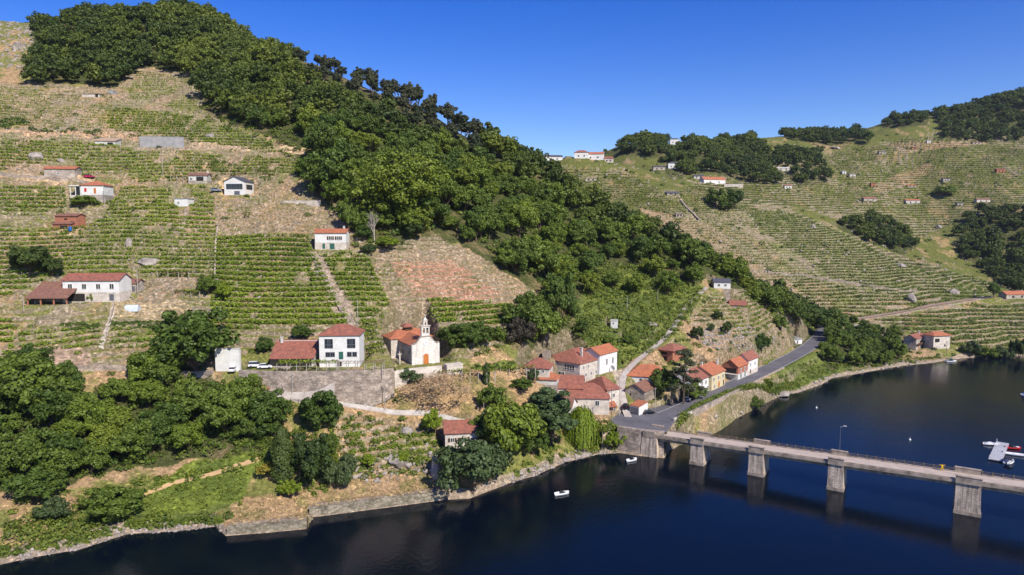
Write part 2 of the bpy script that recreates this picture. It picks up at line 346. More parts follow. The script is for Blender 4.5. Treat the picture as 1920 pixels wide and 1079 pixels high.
def terrace_mask(X, Y, h):
    px_, py_ = project(X, Y, h); px_ = px_+(vnoise(X, Y, 9, 7)-.5)*14; py_ = py_+(vnoise(X, Y, 9, 8)-.5)*8
    t = np.zeros(X.shape)
    for P in TERR: t = np.maximum(t, inpoly(px_, py_, P).astype(float))
    return t
def terr_phase(X, Y, h):
    st = np.where(Y < 420, 1.6, np.where(Y < 610, 1.75, 2.7))
    q = (h + (vnoise(X, Y, 30, 11)-.5)*2.2)/st
    return q, st
def H(X, Y, full=False):
    X = np.atleast_1d(np.asarray(X, float)); Y = np.atleast_1d(np.asarray(Y, float))
    h, off = h_base(X, Y); t = terrace_mask(X, Y, h); q, st = terr_phase(X, Y, h)
    fr = q-np.floor(q); wall = sstep(.84, .97, fr); stepped = h + (np.floor(q)+.25*fr+.75*wall - q)*st
    h2 = h + (stepped-h)*t*sstep(2, 6, off)*.97
    h2 = roadcut(X, Y, pads(X, Y, h2))
    h2 = np.where(off > 2.5, np.maximum(h2, .5), h2)
    if full: return h2, h, off, t, fr
    return h2
def hit(px_, py_, fn=None):
    u, dy, dz = ray(px_, py_); Yg = np.arange(125, 1250, .35); t = Yg/dy; Xg = u*t; Zg = CAMH+dz*t
    g = (fn or H)(Xg, Yg); w_ = np.where(Yg-shoreY(colof(Xg, Yg)) < 0, 0.0, g); k = np.nonzero(Zg <= w_)[0]
    if len(k) == 0: return hit(px_, py_+4, fn)
    k = k[0]; return Vector((Xg[k], Yg[k], max(float(w_[k]), 0)))
def hit0(px_, py_): return hit(px_, py_, lambda a, b: h_base(a, b)[0])
_l = [tuple(hit0(x, y)) for x, y in [(1175,762),(1163,745),(1158,715),(1165,693),(1195,672),(1255,640),(1270,620),(1262,598),(1290,565),(1325,540)]]
LANE += [at_z(1178,783,7.36), at_z(1174,773,7.8)]+_l
for _ in range(2): LANE[2:-1] = [tuple((np.array(LANE[i-1])+2*np.array(LANE[i])+np.array(LANE[i+1]))/4) for i in range(2, len(LANE)-1)]
def gz(x, y): return float(H([x], [y])[0])
# ------------------------------------------------------------------ buildings
def window(mb_parent, face, u, v, w_, h_, kind, W, D, Hh, frame='white'):
    if face == 'F': T = Matrix.Translation((-W/2+u*W, 0, 0))
    elif face == 'R': T = Matrix.Translation((W/2, u*D, 0)) @ Matrix.Rotation(R(90), 4, 'Z')
    else: T = Matrix.Translation((-W/2, u*D, 0)) @ Matrix.Rotation(R(-90), 4, 'Z')
    z0 = v*Hh
    def part(name, mb, mat, par):
        mb.v = [tuple(T @ Vector(p)) for p in mb.v]; return mb.build(name, mat, par)
    if kind in ('w', 's', 'g'):
        t = .14; fr = MB().box(-w_/2-t, w_/2+t, -.09, .05, z0-t, z0).box(-w_/2-t, w_/2+t, -.09, .05, z0+h_, z0+h_+t).box(-w_/2-t, -w_/2, -.09, .05, z0, z0+h_).box(w_/2, w_/2+t, -.09, .05, z0, z0+h_).box(-.05, .05, -.08, .05, z0, z0+h_)
        if kind == 'g':
            n = max(3, int(w_/1.1))
            for i in range(1, n): fr.box(-w_/2+w_*i/n-.06, -w_/2+w_*i/n+.06, -.085, .05, z0, z0+h_)
            fr.box(-w_/2, w_/2, -.086, .05, z0+h_*.32, z0+h_*.38)
        f = part('window', fr, M[frame], mb_parent); p = part('pane', MB().box(-w_/2, w_/2, -.035, .04, z0, z0+h_), M['glass'], f)
        if kind == 's':
            for sx_ in (-1, 1): part('shutter', MB().box(sx_*(w_/2+.45)-.3, sx_*(w_/2+.45)+.3, -.12, -.03, z0, z0+h_), M['wood'], f)
    else:
        mat = {'d': 'green', 'D': 'wood', 'o': 'dark', 'm': 'metal', 'y': 'door', 'r': 'redp'}[kind]; nm = 'opening' if kind == 'o' else ('garage_door' if kind == 'm' else ('window' if kind == 'r' else 'door'))
        f = part(nm, MB().box(-w_/2, w_/2, -.06, .05, z0, z0+h_), M[mat], mb_parent)
        if kind in 'dDy': part('handle', MB().box(w_/2-.2, w_/2-.1, -.12, -.05, z0+h_*.45, z0+h_*.5), M['metal'], f)
def roof_mesh(W, D, z, rise, typ, ax, ov, th=.2):
    """roof shell: typ gable / hip / pent (high at the back) / flat"""
    x0, x1, y0, y1 = -W/2-ov, W/2+ov, -ov, D+ov; T = []
    if typ == 'flat': return MB().box(x0, x1, y0, y1, z, z+th)
    if typ == 'pent': top = [(x0, y0, z), (x1, y0, z), (x1, y1, z+rise), (x0, y1, z+rise)]; F_ = [(0, 1, 2, 3)]; rim = [0, 1, 2, 3]
    else:
        if ax == 'x': i = 0 if typ == 'gable' else min((y1-y0)/2*.9, (x1-x0)*.42); r1, r2 = (x0+i, (y0+y1)/2, z+rise), (x1-i, (y0+y1)/2, z+rise)
        else: i = 0 if typ == 'gable' else min((x1-x0)/2*.9, (y1-y0)*.42); r1, r2 = ((x0+x1)/2, y0+i, z+rise), ((x0+x1)/2, y1-i, z+rise)
        top = [(x0, y0, z), (x1, y0, z), (x1, y1, z), (x0, y1, z), r1, r2]
        if ax == 'x': F_ = [(0, 1, 5, 4), (2, 3, 4, 5)]+([(1, 2, 5), (3, 0, 4)] if typ == 'hip' else []); rim = [0, 1, 2, 3] if typ == 'hip' else [0, 1, 5, 2, 3, 4]
        else: F_ = [(1, 2, 5, 4), (3, 0, 4, 5)]+([(0, 1, 4), (2, 3, 5)] if typ == 'hip' else []); rim = [0, 1, 2, 3] if typ == 'hip' else [0, 4, 1, 2, 5, 3]
        if typ == 'gable' and ax == 'y': rim = [0, 4, 1, 2, 5, 3]
    n = len(top); bot = [(a, b, c-th) for a, b, c in top]
    fs = F_+[tuple(n+i for i in reversed(f)) for f in F_]+[(rim[k], n+rim[k], n+rim[(k+1) % len(rim)], rim[(k+1) % len(rim)]) for k in range(len(rim))]
    return MB().add(top+bot, fs)
def wall_mesh(W, D, Hh, rise, typ, ax, found=3.5, ov=.4):
    mb = MB().box(-W/2, W/2, 0, D, -found, Hh-.02)
    k = rise*(1-2*ov/((D if ax == 'x' else W)+2*ov)) if typ == 'gable' else 0; k2 = rise-.22
    b = rise*ov/(((D if ax == 'x' else W)/2)+ov)
    if typ == 'gable' and ax == 'x': mb.add([(x, y, z) for x in (-W/2, W/2) for y, z in ((0, Hh-.02), (D, Hh-.02), (D/2, Hh+rise-.24))], [(0, 1, 2), (5, 4, 3), (0, 2, 5, 3), (2, 1, 4, 5)])
    if typ == 'gable' and ax == 'y': mb.add([(x, y, z) for y in (0, D) for x, z in ((-W/2, Hh-.02), (W/2, Hh-.02), (0, Hh+rise-.24))], [(0, 1, 2), (5, 4, 3), (0, 2, 5, 3), (2, 1, 4, 5)])
    if typ == 'pent': mb.add([(x, y, z) for x in (-W/2, W/2) for y, z in ((0, Hh-.02), (D, Hh-.02), (D, Hh+rise-.22))], [(0, 1, 2), (5, 4, 3), (0, 2, 5, 3), (2, 1, 4, 5)])
    return mb
def house(name, label, cat, px_, py_, a, wpx, hpx, dep, rise, deg=0, typ='gable', ax='x', wall='white', roof='tileo', wins=(), base=None, chim=None, ov=.4, group=None, dpx=None, pad=True, zadd=0, posts=None, Y=None, frame='white', found=6.5, zfix=None):
    g = Vector(at_z(px_, py_, zfix)) if zfix is not None else (hit0(px_, py_) if Y is None else Vector(at_y(px_, py_, Y))); th = R(deg); u = (px_-960)/F; k = F/g.y
    W = wpx/(k*(math.cos(th)-u*math.sin(th))); D = dep if dpx is None else dpx/(k*abs(-math.sin(th)-u*math.cos(th))); Hh = hpx/k*1.02
    fr = Vector((math.cos(th), math.sin(th), 0)); c = g+fr*W*(.5-a); c.z = g.z+zadd
    root = empty(name, c, th, label, cat, group); bk = Vector((-math.sin(th), math.cos(th), 0)); cc = c+bk*D/2
    if pad: PADS.append((cc.x, cc.y, W/2+.6, D/2+.6, th, c.z-.05, 2.5))
    if posts is None:
        wall_mesh(W, D, Hh, rise, typ, ax, found if wall in ('stone', 'stone2', 'rubble') else .5).build('wall', M[wall], root)
        if wall not in ('stone', 'stone2', 'rubble'): MB().box(-W/2-.06, W/2+.06, -.06, D+.06, -found, -.12).build('foundation', M['rubble'], root)
    else:
        MB().box(-W/2, W/2, D-.3, D, -3, Hh).box(-W/2, -W/2+.3, D*.4, D-.3, -3, Hh-.1).build('wall', M[wall], root)
        for i in range(posts): x = -W/2+.2+(W-.4)*i/(posts-1); MB().box(x-.18, x+.18, .1, .46, -2, Hh).build('post', M['brick' if roof == 'tileb' else 'pole'], root)
    ro = roof_mesh(W, D, Hh, rise, typ, ax, ov).build('roof', M[roof], root)
    if base: MB().box(-W/2-.05, W/2+.05, -.05, D+.05, -.6, Hh*base[1]).build('lower_wall', M[base[0]], root)
    if chim:
        for cx, cy in chim: MB().box(-W/2+cx*W-.35, -W/2+cx*W+.35, cy*D-.3, cy*D+.3, Hh, Hh+rise+.9).box(-W/2+cx*W-.45, -W/2+cx*W+.45, cy*D-.4, cy*D+.4, Hh+rise+.9, Hh+rise+1.05).build('chimney', M['white2'], ro)
    for w_ in wins: window(root, *w_[:5], w_[5] if len(w_) > 5 else 'w', W, D, Hh, frame)
    root['_w'] = W; return root, W, D, Hh
def strip(o):  # drop helper properties
    for k in list(o.keys()):
        if k.startswith('_'): del o[k]
hs_ = []
def h(*a, **k): r_ = house(*a, **k); strip(r_[0]); hs_.append(r_); return r_
h('stone_hut','stone hut with low orange roof at the far left beside the upper track','hut',112,334,.5,58,16,6,1.3,8,wall='stone',wins=[('F',.45,.35,.8,.8)])
r4 = h('white_house','white hillside house with a covered porch on its left and red shutters','house',174,380,.5,42,31,8,1.8,4,wall='white',base=('stone',.42),wins=[('F',.2,.6,.9,1.5,'r'),('F',.62,.5,.9,2.2,'y'),('R',.5,.6,.8,1)],typ='hip')
MB().box(-r4[1]/2-4.4,-r4[1]/2-.02,0,5,-3,r4[3]*.40).build('terrace',M['stone2'],r4[0]); MB().box(-r4[1]/2-4.6,-r4[1]/2-.45,-.2,5.2,r4[3]*.93,r4[3]*.98).build('porch_roof',M['white'],r4[0])
for x in (-4.2,-2.2,-.3): MB().box(-r4[1]/2+x-.12,-r4[1]/2+x+.12,.1,.34,r4[3]*.4,r4[3]*.93).build('post',M['white'],r4[0])
MB().box(-r4[1]/2-4.3,-r4[1]/2-.1,3.6,3.8,r4[3]*.4,r4[3]*.93).build('porch_wall',M['glass'],r4[0])
h('ruined_shed','old shed with a rusty corrugated roof on the upper track','shed',197,275,.5,38,10,6,2.0,6,typ='pent',wall='white2',roof='corr',wins=[('F',.75,.1,2.5,1.5,'o')])
h('stone_hut','small pale stone hut highest on the left slope','hut',170,184,.5,32,7,5,.6,4,typ='pent',wall='stone2',roof='concrete',wins=[('F',.85,.1,1.5,1.6,'o')])
h('water_tank','grey concrete water tank right of the highest stone hut','tank',207,178,.5,10,7,4,.1,0,typ='flat',wall='grey',roof='grey',ov=.1)
h('hut','white hut with brown roof and small porch left of the glazed house','hut',371,345,.5,34,15,6,1.2,6,wall='white2',roof='tileb',wins=[('F',.62,.3,3,1.8,'o'),('F',.15,.4,.9,1)],base=('stone',.35),chim=[(.95,.5)])
h('glazed_house','white house with a dark framed glazed upper floor beside the sandy cut','house',440,367,.5,38,25,8,2.2,-6,ax='y',wall='white',roof='slate',wins=[('F',.5,.45,7,2,'g'),('F',.62,.02,2.4,1.6,'m'),('R',.5,.45,5,1.8,'g')],frame='metal')
h('white_shed','flat roofed white shed at the head of the vineyard steps','shed',340,388,.5,25,14,5,.15,-3,typ='flat',wall='white',roof='grey',ov=.25,wins=[('F',.3,.35,.8,.8)])
h('storage_box','small pale concrete box beside the stone hut with orange roof','shed',143,330,.5,9,9,2,.1,0,typ='flat',wall='white2',roof='grey',ov=.05)
h('brick_hut','bare brick hut with brown roof and a lean-to below it','hut',124,426,.5,40,20,5,1.0,-4,wall='brick',roof='tileb',wins=[('F',.5,.62,1.2,.6,'o'),('F',.8,.05,1.5,1.8,'o')])
h('brick_lean_to','low brown lean-to roof against the front of the brick hut','shed',116,431,.5,34,10,2.2,.9,-4,typ='pent',wall='brick',roof='tileb',wins=[('F',.6,.1,3,1.1,'o')])
h('white_house','white house with brown shutters and green door at the top of the stone stairway','house',620,470,.5,58,31,7,1.5,3,wall='white',base=('stone2',.42),wins=[('F',.5,.58,1.1,1.3,'s'),('F',.76,.58,1.1,1.3,'s'),('F',.55,.02,1.8,2.2,'d'),('F',.28,.05,1,2,'d'),('L',.5,.6,.8,1)],chim=[(.88,.6)])
h('farmhouse','long white farmhouse with brown tiled roof in the middle of the left gardens','house',172,568,.5,106,40,8,2.2,2,wall='white',roof='tiler',base=('stone2',.45),wins=[('F',.13,.6,1.3,1.6),('F',.38,.6,1.3,1.6),('F',.63,.6,1.3,1.6),('F',.87,.6,1.3,1.6),('F',.86,.05,1.5,2.2,'m'),('F',.22,.02,6,2.6,'o')])
h('farm_annex','low annex with brown roof and dark porch at the right end of the long farmhouse','shed',241,549,.5,30,17,6,1.4,4,wall='stone',roof='tileb',wins=[('F',.3,.05,3,1.8,'o'),('F',.8,.1,1.4,1.8,'m')])
h('open_barn','open barn with a wide brown tiled roof sloping to the river and brick posts','barn',88,573,.5,76,13,9,4.6,2,typ='pent',wall='stone',roof='tileb',posts=4)
h('white_building','plain flat white building face behind the left trees, with no windows','building',427,698,.5,46,42,1.2,.15,0,typ='flat',wall='white',roof='white2',ov=.1)
h('restaurant_wing','long low red roofed wing with dark open front left of the white inn','building',548,688,.5,80,15,7,4.4,2,typ='pent',wall='white2',roof='tiler',wins=[('F',.25,.02,7,2,'o'),('F',.72,.02,6,2,'o')],chim=[(.12,.9)])
h('inn','tall white inn with red hipped roof and big upper windows','house',637,690,.5,76,60,10,2.7,4,typ='hip',wall='white',roof='tiler',wins=[('F',.24,.60,2.2,2.6,'g'),('F',.80,.60,2.2,2.6,'g'),('F',.21,.33,1.1,1.2),('F',.33,.33,1.1,1.2),('F',.75,.33,1.1,1.2),('F',.88,.33,1.1,1.2),('F',.54,.24,1.3,2.3,'d'),('F',.5,.02,1.2,1.4,'o')],frame='metal')
h('white_house','small white house with bright orange roof below the lane, half hidden by trees','house',500,744,.5,50,16,6,1.8,10,wall='white',roof='tileo',wins=[('R',.5,.2,1,1.5)])
h('riverside_house','stone house with red-brown roof and pale shutters standing closest to the river','house',835,849,0,62,36,8,2.6,8,wall='stone2',roof='tiler',wins=[('F',.22,.52,.9,1.1,'s'),('F',.52,.52,.9,1.1,'s'),('F',.84,.52,.9,1.1,'s')])
# village by the bridge
h('big_village_house','largest village house with red tiled roof, glazed white gallery and long stone side','house',1087,722,1,72,39,8,3.6,-40,typ='hip',ax='y',dpx=58,wall='stone2',roof='tiler',wins=[('F',.72,.62,4.4,1.8,'g'),('F',.22,.62,4.2,1.4,'g'),('F',.5,.25,2.6,1.5,'g'),('R',.12,.7,.8,1),('R',.28,.7,.8,1),('R',.2,.3,.8,1.2),('R',.38,.3,.8,1.2),('R',.55,.3,.8,1.2),('R',.72,.35,.8,1.2)],chim=[(.8,.3)])
h('tall_white_wing','higher wing with pale orange roof at the back of the largest village house','house',1124,704,1,34,37,12,2.4,-40,typ='gable',ax='y',wall='white',roof='tileo',wins=[('R',.4,.4,.9,2.2),('R',.75,.4,.9,2.2)])
h('low_house','low red roofed house at the left end of the village','house',1006,703,.5,48,12,8,2.8,-12,typ='hip',wall='stone2',roof='tiler',wins=[('F',.75,.3,.8,.8)])
h('small_house','small hipped orange roof with a white chimney left of the big gallery','house',1022,722,.5,42,10,6,2.2,-12,typ='hip',wall='white2',roof='tileo',chim=[(.35,.4)])
h('brown_roofed_house','low brown roofed house just under the glazed gallery','house',1054,741,.5,78,12,11,3.4,-8,typ='gable',wall='stone2',roof='tiler',wins=[('F',.1,.2,2,1,'g')])
h('stone_front_house','wide stone house with red-brown roof facing the river above the willow','house',1095,779,.5,96,31,11,3.9,-5,typ='hip',wall='stone2',roof='tiler',wins=[('F',.28,.58,1.1,1.4),('F',.76,.55,1.2,1.6),('F',.3,.15,.8,.9,'o')])
h('stone_side_house','red roofed house at the foot of the village lane, right of the wide stone one','house',1138,763,0,25,30,12,3.4,30,typ='hip',wall='stone2',roof='tiler',wins=[('F',.5,.5,.9,1.2)],dpx=44)
h('grey_roofed_shed','small white shed with lichen grey roof left of the wide stone house','shed',1050,778,.5,42,14,7,2.8,-20,typ='gable',wall='white',roof='tileb',wins=[('F',.7,.4,.8,.8)])
h('orange_lean_to','little orange lean-to roof at the right foot of the wide stone house','shed',1147,771,.5,16,8,4,1.4,10,typ='pent',wall='stone',roof='tileo',wins=[('F',.4,.1,1.5,1,'o')])
h('orange_lean_to','tiny orange lean-to roof half hidden by the willow','shed',1078,778,.5,15,5,3,1.2,-5,typ='pent',wall='stone',roof='tileo')
h('stone_ruin','roofless square stone ruin above the left end of the village','ruin',1024,676,.5,14,14,3,.1,-12,typ='flat',wall='rubble',roof='rubble',ov=0)
h('orange_house','white house with broad bright orange roof right of the village lane','house',1213,722,.5,76,15,10,3.6,-14,typ='hip',wall='white',roof='tileo',wins=[('F',.35,.35,1,1.1),('F',.8,.3,2.2,1.1,'g'),('F',.1,.35,.8,1)])
h('stone_shed','stone shed with a gable end and weathered orange roof behind the garage','shed',1208,758,1,38,23,7,2.4,-34,typ='gable',ax='y',dpx=20,wall='rubble',roof='tileb',wins=[('F',.3,.55,.5,.6,'o')])
h('garage','white garage with grey door and thin orange roof at the road junction','garage',1198,780,1,18,17,4,.7,-42,zfix=7.3,typ='pent',wall='white',roof='tileo',dpx=17,wins=[('F',.5,.03,3.2,2.3,'m')],ov=.15)
h('brick_shed','brick and stone shed with wide brown roof above the orange roofed house','shed',1261,681,1,27,22,6,2.0,-42,typ='hip',dpx=23,wall='brick',roof='tiler',wins=[('F',.5,.1,1.4,1.5,'o'),('F',.4,.6,2.4,1,'o')],ov=.8)
h('white_row_house','white row house nearest the pine, with a dark red gable end','house',1305,743,0,30,28,10,3.0,50,zfix=8.7,wall='white',roof='tiler',wins=[('F',.12,.55,1,1.4),('F',.37,.55,1,1.4),('F',.62,.55,1,1.4),('F',.87,.55,1,1.4),('F',.2,.05,1,2,'D'),('F',.45,.05,1.2,2,'D'),('F',.75,.12,1,1.2),('L',.5,.5,1,1)],chim=[(.06,.4)])
h('cream_row_house','cream row house with an orange door in the middle of the row','house',1334,733,0,26,29,10,3.0,50,zfix=8.9,wall='cream',roof='tileo',wins=[('F',.15,.55,1,1.4),('F',.5,.55,1,1.4),('F',.85,.55,1,1.4),('F',.55,.03,1.3,2.1,'y'),('F',.2,.08,1,1.3),('F',.9,.03,1,2,'D')],chim=[(.15,.5),(.95,.3)])
r_o = h('porch_house','orange walled house with double orange gable roof and open upper porch','house',1383,713,0,20,24,10,2.8,50,zfix=9.1,dpx=30,wall='brick',roof='tileo',base=('white2',.42),wins=[('F',.3,.03,1.1,2,'d'),('F',.7,.03,1.1,2,'d'),('F',.3,.55,1,1.2),('F',.7,.55,1,1.2),('L',.5,.47,5,1.9,'o')])
MB().box(-r_o[1]/2-1.6,-r_o[1]/2-.12,0,r_o[2],r_o[3]*.40,r_o[3]*.44).build('balcony_floor',M['white2'],r_o[0])
h('white_row_house','last white row house at the far end of the row, with a brown-red roof','house',1402,705,0,19,28,9,2.8,50,zfix=9.1,wall='white',roof='tiler',wins=[('F',.25,.55,.9,1.3),('F',.7,.55,.9,1.3),('F',.25,.05,1,1.9,'D'),('F',.7,.1,.9,1.2)],dpx=24,base=('stone2',.3))
r_q = h('hill_house','white house with slate roof standing alone on the spur','house',1354,542,.5,31,12,7,1.5,-8,wall='white',roof='slate',wins=[('F',.3,.35,1,1),('F',.7,.35,1,1)])
h('low_roof','long low brown roof lying in the terraces under the hill house','shed',1384,577,.5,30,4,8,1.8,-12,typ='gable',wall='stone',roof='tiler')
h('transformer_tower','slim white transformer tower in the green scrub','tower',1151,617,.5,12,14,2.4,.25,-15,typ='flat',wall='white',roof='white2',ov=.2,wins=[('F',.4,.55,.5,.5,'o')])
h('roadside_hut','grey flat hut with a white door wall beside the road bend','hut',1493,646,.5,22,9,5,.5,30,zfix=9.6,typ='pent',wall='white',roof='grey',wins=[('F',.6,.05,1,1.6,'D')])
h('canopy_shed','pale canopy shed above the grove at the spur tip','shed',1610,623,.5,19,9,5,.6,10,typ='pent',wall='white2',roof='grey',wins=[('F',.4,.2,3,1,'o')])
r_v = h('river_hut','stone hut with brown roof and timber balcony on the far river bank','hut',1717,658,0,18,21,5,2.0,42,dpx=24,wall='stone',roof='tiler',wins=[('F',.3,.02,1.2,1.9,'y'),('F',.7,.02,1.2,1.9,'y'),('L',.5,.5,.8,.8),('F',.5,.55,3,1.3,'o')],chim=[(.8,.4)])
MB().box(-r_v[1]/2,r_v[1]/2,-1.3,-.08,r_v[3]*.46,r_v[3]*.5).box(-r_v[1]/2,r_v[1]/2,-1.3,-1.2,r_v[3]*.5,r_v[3]*.66).build('balcony',M['wood'],r_v[0])
h('river_hut','pale hut with orange hipped roof and dark upper porch on the far river bank','hut',1765,655,.5,31,25,7,1.8,14,typ='hip',wall='stone2',roof='tileo',wins=[('F',.22,.5,3,2,'o'),('F',.7,.15,1,1.2,'o')],ov=.7)
h('orange_roofed_house','house with long orange roof at the right edge by the dark wood','house',1908,561,.5,42,8,7,2.2,6,wall='stone',roof='tileo',wins=[('F',.3,.2,1.5,1.5,'o'),('F',.7,.2,1.5,1.5,'o')])
# hilltop village and far huts
for a in [('village_house','brown house furthest left in the hilltop village',993,282,18,8,8,1.5,-6,'stone','tiler','gable'),('village_house','long plain white house lowest in the hilltop village',1027,298,38,12,9,1.4,6,'white','tileb','gable'),
 ('village_house','white house with slate roof behind the long white one on the hilltop',1038,287,33,8,9,1.8,4,'white','slate','gable'),('village_house','white hilltop house with brown hipped roof and balcony',1090,298,26,11,9,2.4,-6,'white','tiler','hip'),
 ('village_house','hilltop house with orange roof and long porch',1114,301,34,11,9,2.2,-12,'white','tileo','gable'),('village_house','smallest pale house at the right end of the hilltop village',1141,306,16,8,8,1.8,-12,'stone2','tiler','gable'),
 ('lone_house','white house alone on the far skyline',1265,260,17,10,8,1.6,-6,'white','slate','hip'),('far_house','white two storey house under the dark wood on the far hill',1262,317,18,10,8,1.8,-4,'white','slate','hip'),
 ('ruined_hut','long ruined hut left of the two storey house on the far hill',1236,320,22,6,6,1.2,0,'stone','slate','gable'),('far_farm','white gabled farm with long orange roof on the far hill',1340,346,40,8,10,3.2,14,'white','tileo','gable'),
 ('dark_hut','small dark roofed hut left of the orange roofed farm',1310,336,18,5,6,1.5,-6,'white2','slate','gable'),('dark_hut','black roofed hut lower down the far vineyard, above the dry terraces',1262,367,22,4,7,1.5,6,'stone','slate','gable'),
 ('stone_hut','square stone hut in the dry far terraces above the wood',1274,408,13,7,5,.5,0,'stone','concrete','pent'),('stone_hut','low stone hut in the vine terraces just under the hilltop village',1108,341,20,5,5,.5,0,'stone2','concrete','pent'),
 ('far_hut','pale long roofed hut among trees on the far hill',1469,321,24,5,7,1.2,0,'white2','white2','gable'),('far_hut','small white hut below the pale long roofed one',1478,355,13,6,5,1,0,'white','tiler','gable'),('far_hut','tiny white hut beside a path on the far hill',1583,327,7,5,4,.8,0,'white','grey','pent'),
 ('far_hut','tiny grey hut right of the tiny white one',1599,333,11,5,5,.8,6,'stone2','grey','gable'),('far_hut','red roofed hut low on the far hill, directly below the tan strip',1632,379,24,6,5,1.4,10,'stone','tiler','gable'),('far_hut','square brown hut above the red roofed one',1638,351,9,6,4,.8,0,'brick','tileb','gable'),
 ('far_hut','orange roofed pale hut right of the red roofed one',1712,383,26,6,5,1.4,-4,'white2','tileo','gable'),('far_hut','flat orange roof above the orange roofed pale hut',1710,352,16,3,5,1,0,'stone','tileo','gable'),('far_hut','dark roofed hut furthest right on the far hillside',1844,381,25,6,5,1.5,0,'stone2','tileb','gable'),
 ('far_hut','pinkish hut high at the right of the far hillside',1877,325,16,6,5,1.2,-4,'brick','tiler','gable'),('far_hut','grey ruined hut among vines left of the pinkish one',1775,342,13,6,5,.8,0,'stone','slate','pent'),('far_hut','dark ruined hut just below the far skyline trees',1655,290,13,5,5,.8,0,'stone','slate','gable'),
 ('far_hut','red roof speck in the highest green vineyard',1715,280,9,3,4,.7,0,'brick','tiler','gable'),('far_hut','white speck of a hut nearest the skyline wood',1742,269,7,4,4,.7,0,'white','grey','gable'),('far_hut','low hut under the lower edge of the skyline wood',1832,272,16,4,5,1,0,'stone','tileb','gable'),('far_hut','dark hut in the stony gully at the right',1800,387,10,5,4,.8,0,'stone','slate','gable')]:
    nm, lab, x, y, wp, hp, d, ri, dg, wl, rf, ty = a; h(nm, lab, 'hut' if 'hut' in nm else 'house', x, y, .5, wp, hp, d, ri, dg, typ=ty, wall=wl, roof=rf, wins=[('F',.3,.3,1.3,1.3,'o'),('F',.7,.3,1.3,1.3,'o')] if wp > 12 else [('F',.5,.1,1.2,1.6,'o')])
def church():
    g = hit0(773, 685.5); th = R(28); u = (773-960)/F; k = F/g.y; W = 52.5/(k*(math.cos(th)-u*math.sin(th))); fr = Vector((math.cos(th), math.sin(th), 0)); bk = Vector((-math.sin(th), math.cos(th), 0)); kd = k*abs(-math.sin(th)-u*math.cos(th))
    D1 = 27/kd; D2 = 17.5/kd; tw = 15/(k*(math.cos(th)-u*math.sin(th))); Hh = 38/k; c = g+fr*W*.5; rt = empty('church', c, th, 'granite village church with bell gable, orange door and orange tiled roofs', 'church')
    cc = c+bk*(D1+D2)/2; PADS.append((cc.x, cc.y, W/2+tw+1, (D1+D2)/2+1, th, c.z-.05, 2.5)); hw = W/2
    curve = [(-hw-.1, Hh), (-hw+.1, Hh+.35), (-hw*.86, Hh+.15), (-hw*.72, Hh+.4), (-hw*.56, Hh+1.2), (-hw*.42, Hh+2.1), (-hw*.3, Hh+2.5), (hw*.3, Hh+2.5), (hw*.42, Hh+2.1), (hw*.56, Hh+1.2), (hw*.72, Hh+.4), (hw*.86, Hh+.15), (hw-.1, Hh+.35), (hw+.1, Hh)]
    MB().prism_y([(-hw-.1, -3.5)]+curve+[(hw+.1, -3.5)], -.05, .75).build('facade', M['facade'], rt)
    mb = MB()
    for a, b in zip(curve[1:-2], curve[2:-1]): mb.add([(a[0], -.25, a[1]+.0), (b[0], -.25, b[1]+.0), (b[0], .9, b[1]+.0), (a[0], .9, a[1]+.0), (a[0], -.25, a[1]+.22), (b[0], -.25, b[1]+.22), (b[0], .9, b[1]+.22), (a[0], .9, a[1]+.22)], [(0,3,2,1),(4,5,6,7),(0,1,5,4),(1,2,6,5),(2,3,7,6),(3,0,4,7)])
    mb.build('coping', M['concrete'], rt)
    MB().box(-hw+.1, hw-.1, .75, D1+.5, -3.5, Hh-.3).build('nave_wall', M['stone'], rt); MB().box(-hw-tw, hw+tw, D1, D1+D2, -3.5, Hh+.2).build('transept_wall', M['stone2'], rt)
    ro = roof_mesh(W-.2, D1+D2*.4, Hh-.2, 2.1, 'gable', 'y', .35); ro.v = [(x, y+.78+.35, z) for x, y, z in ro.v]; ro.build('nave_roof', M['tileo'], rt)
    ro = roof_mesh(W+2*tw, D2, Hh+.35, 2.4, 'hip', 'x', .4); ro.v = [(x, y+D1, z) for x, y, z in ro.v]; ro.build('transept_roof', M['tileo'], rt)
    T = Hh+2.5; b = MB().box(-1.35, 1.35, -.0, .8, T, T+1.0)                       # bell gable with two arches and a small one above
    for x0, x1 in ((-1.35, -.95), (-.22, .22), (.95, 1.35)): b.box(x0, x1, 0, .8, T+1.0, T+2.7)
    b.box(-1.35, 1.35, 0, .8, T+2.7, T+3.2).box(-.65, -.33, .05, .75, T+3.45, T+4.6).box(.33, .65, .05, .75, T+3.45, T+4.6).box(-.65, .65, .05, .75, T+4.6, T+5.0).frustum(-.08, .08, .32, .48, T+5.2, T+6.1, .45)
    bg_ = b.build('bell_gable', M['facade'], rt); MB().box(-1.65, 1.65, -.2, 1.0, T+3.2, T+3.45).box(-.85, .85, -.1, .9, T+5.0, T+5.2).box(-1.6, 1.6, -.2, 1.0, T-.1, T+.12).build('cornice', M['stone2'], bg_)
    MB().box(-.05, .05, .36, .44, T+6.1, T+7.1).box(-.3, .3, .36, .44, T+6.6, T+6.72).build('cross', M['stone2'], bg_)
    for x in (-.58, .58): mb = MB(); mb.lathe([(.34, T+1.35), (.26, T+1.6), (.18, T+2.0), (.05, T+2.15)], 10, (x, .4)); mb.build('bell', M['rail'], bg_)
    d = MB(); pts = [(-.85, 0), (-.85, 2.4)]+[(math.cos(t)*.85, 2.4+math.sin(t)*.85) for t in np.linspace(math.pi, 0, 9)[1:-1]]+[(.85, 2.4), (.85, 0)]
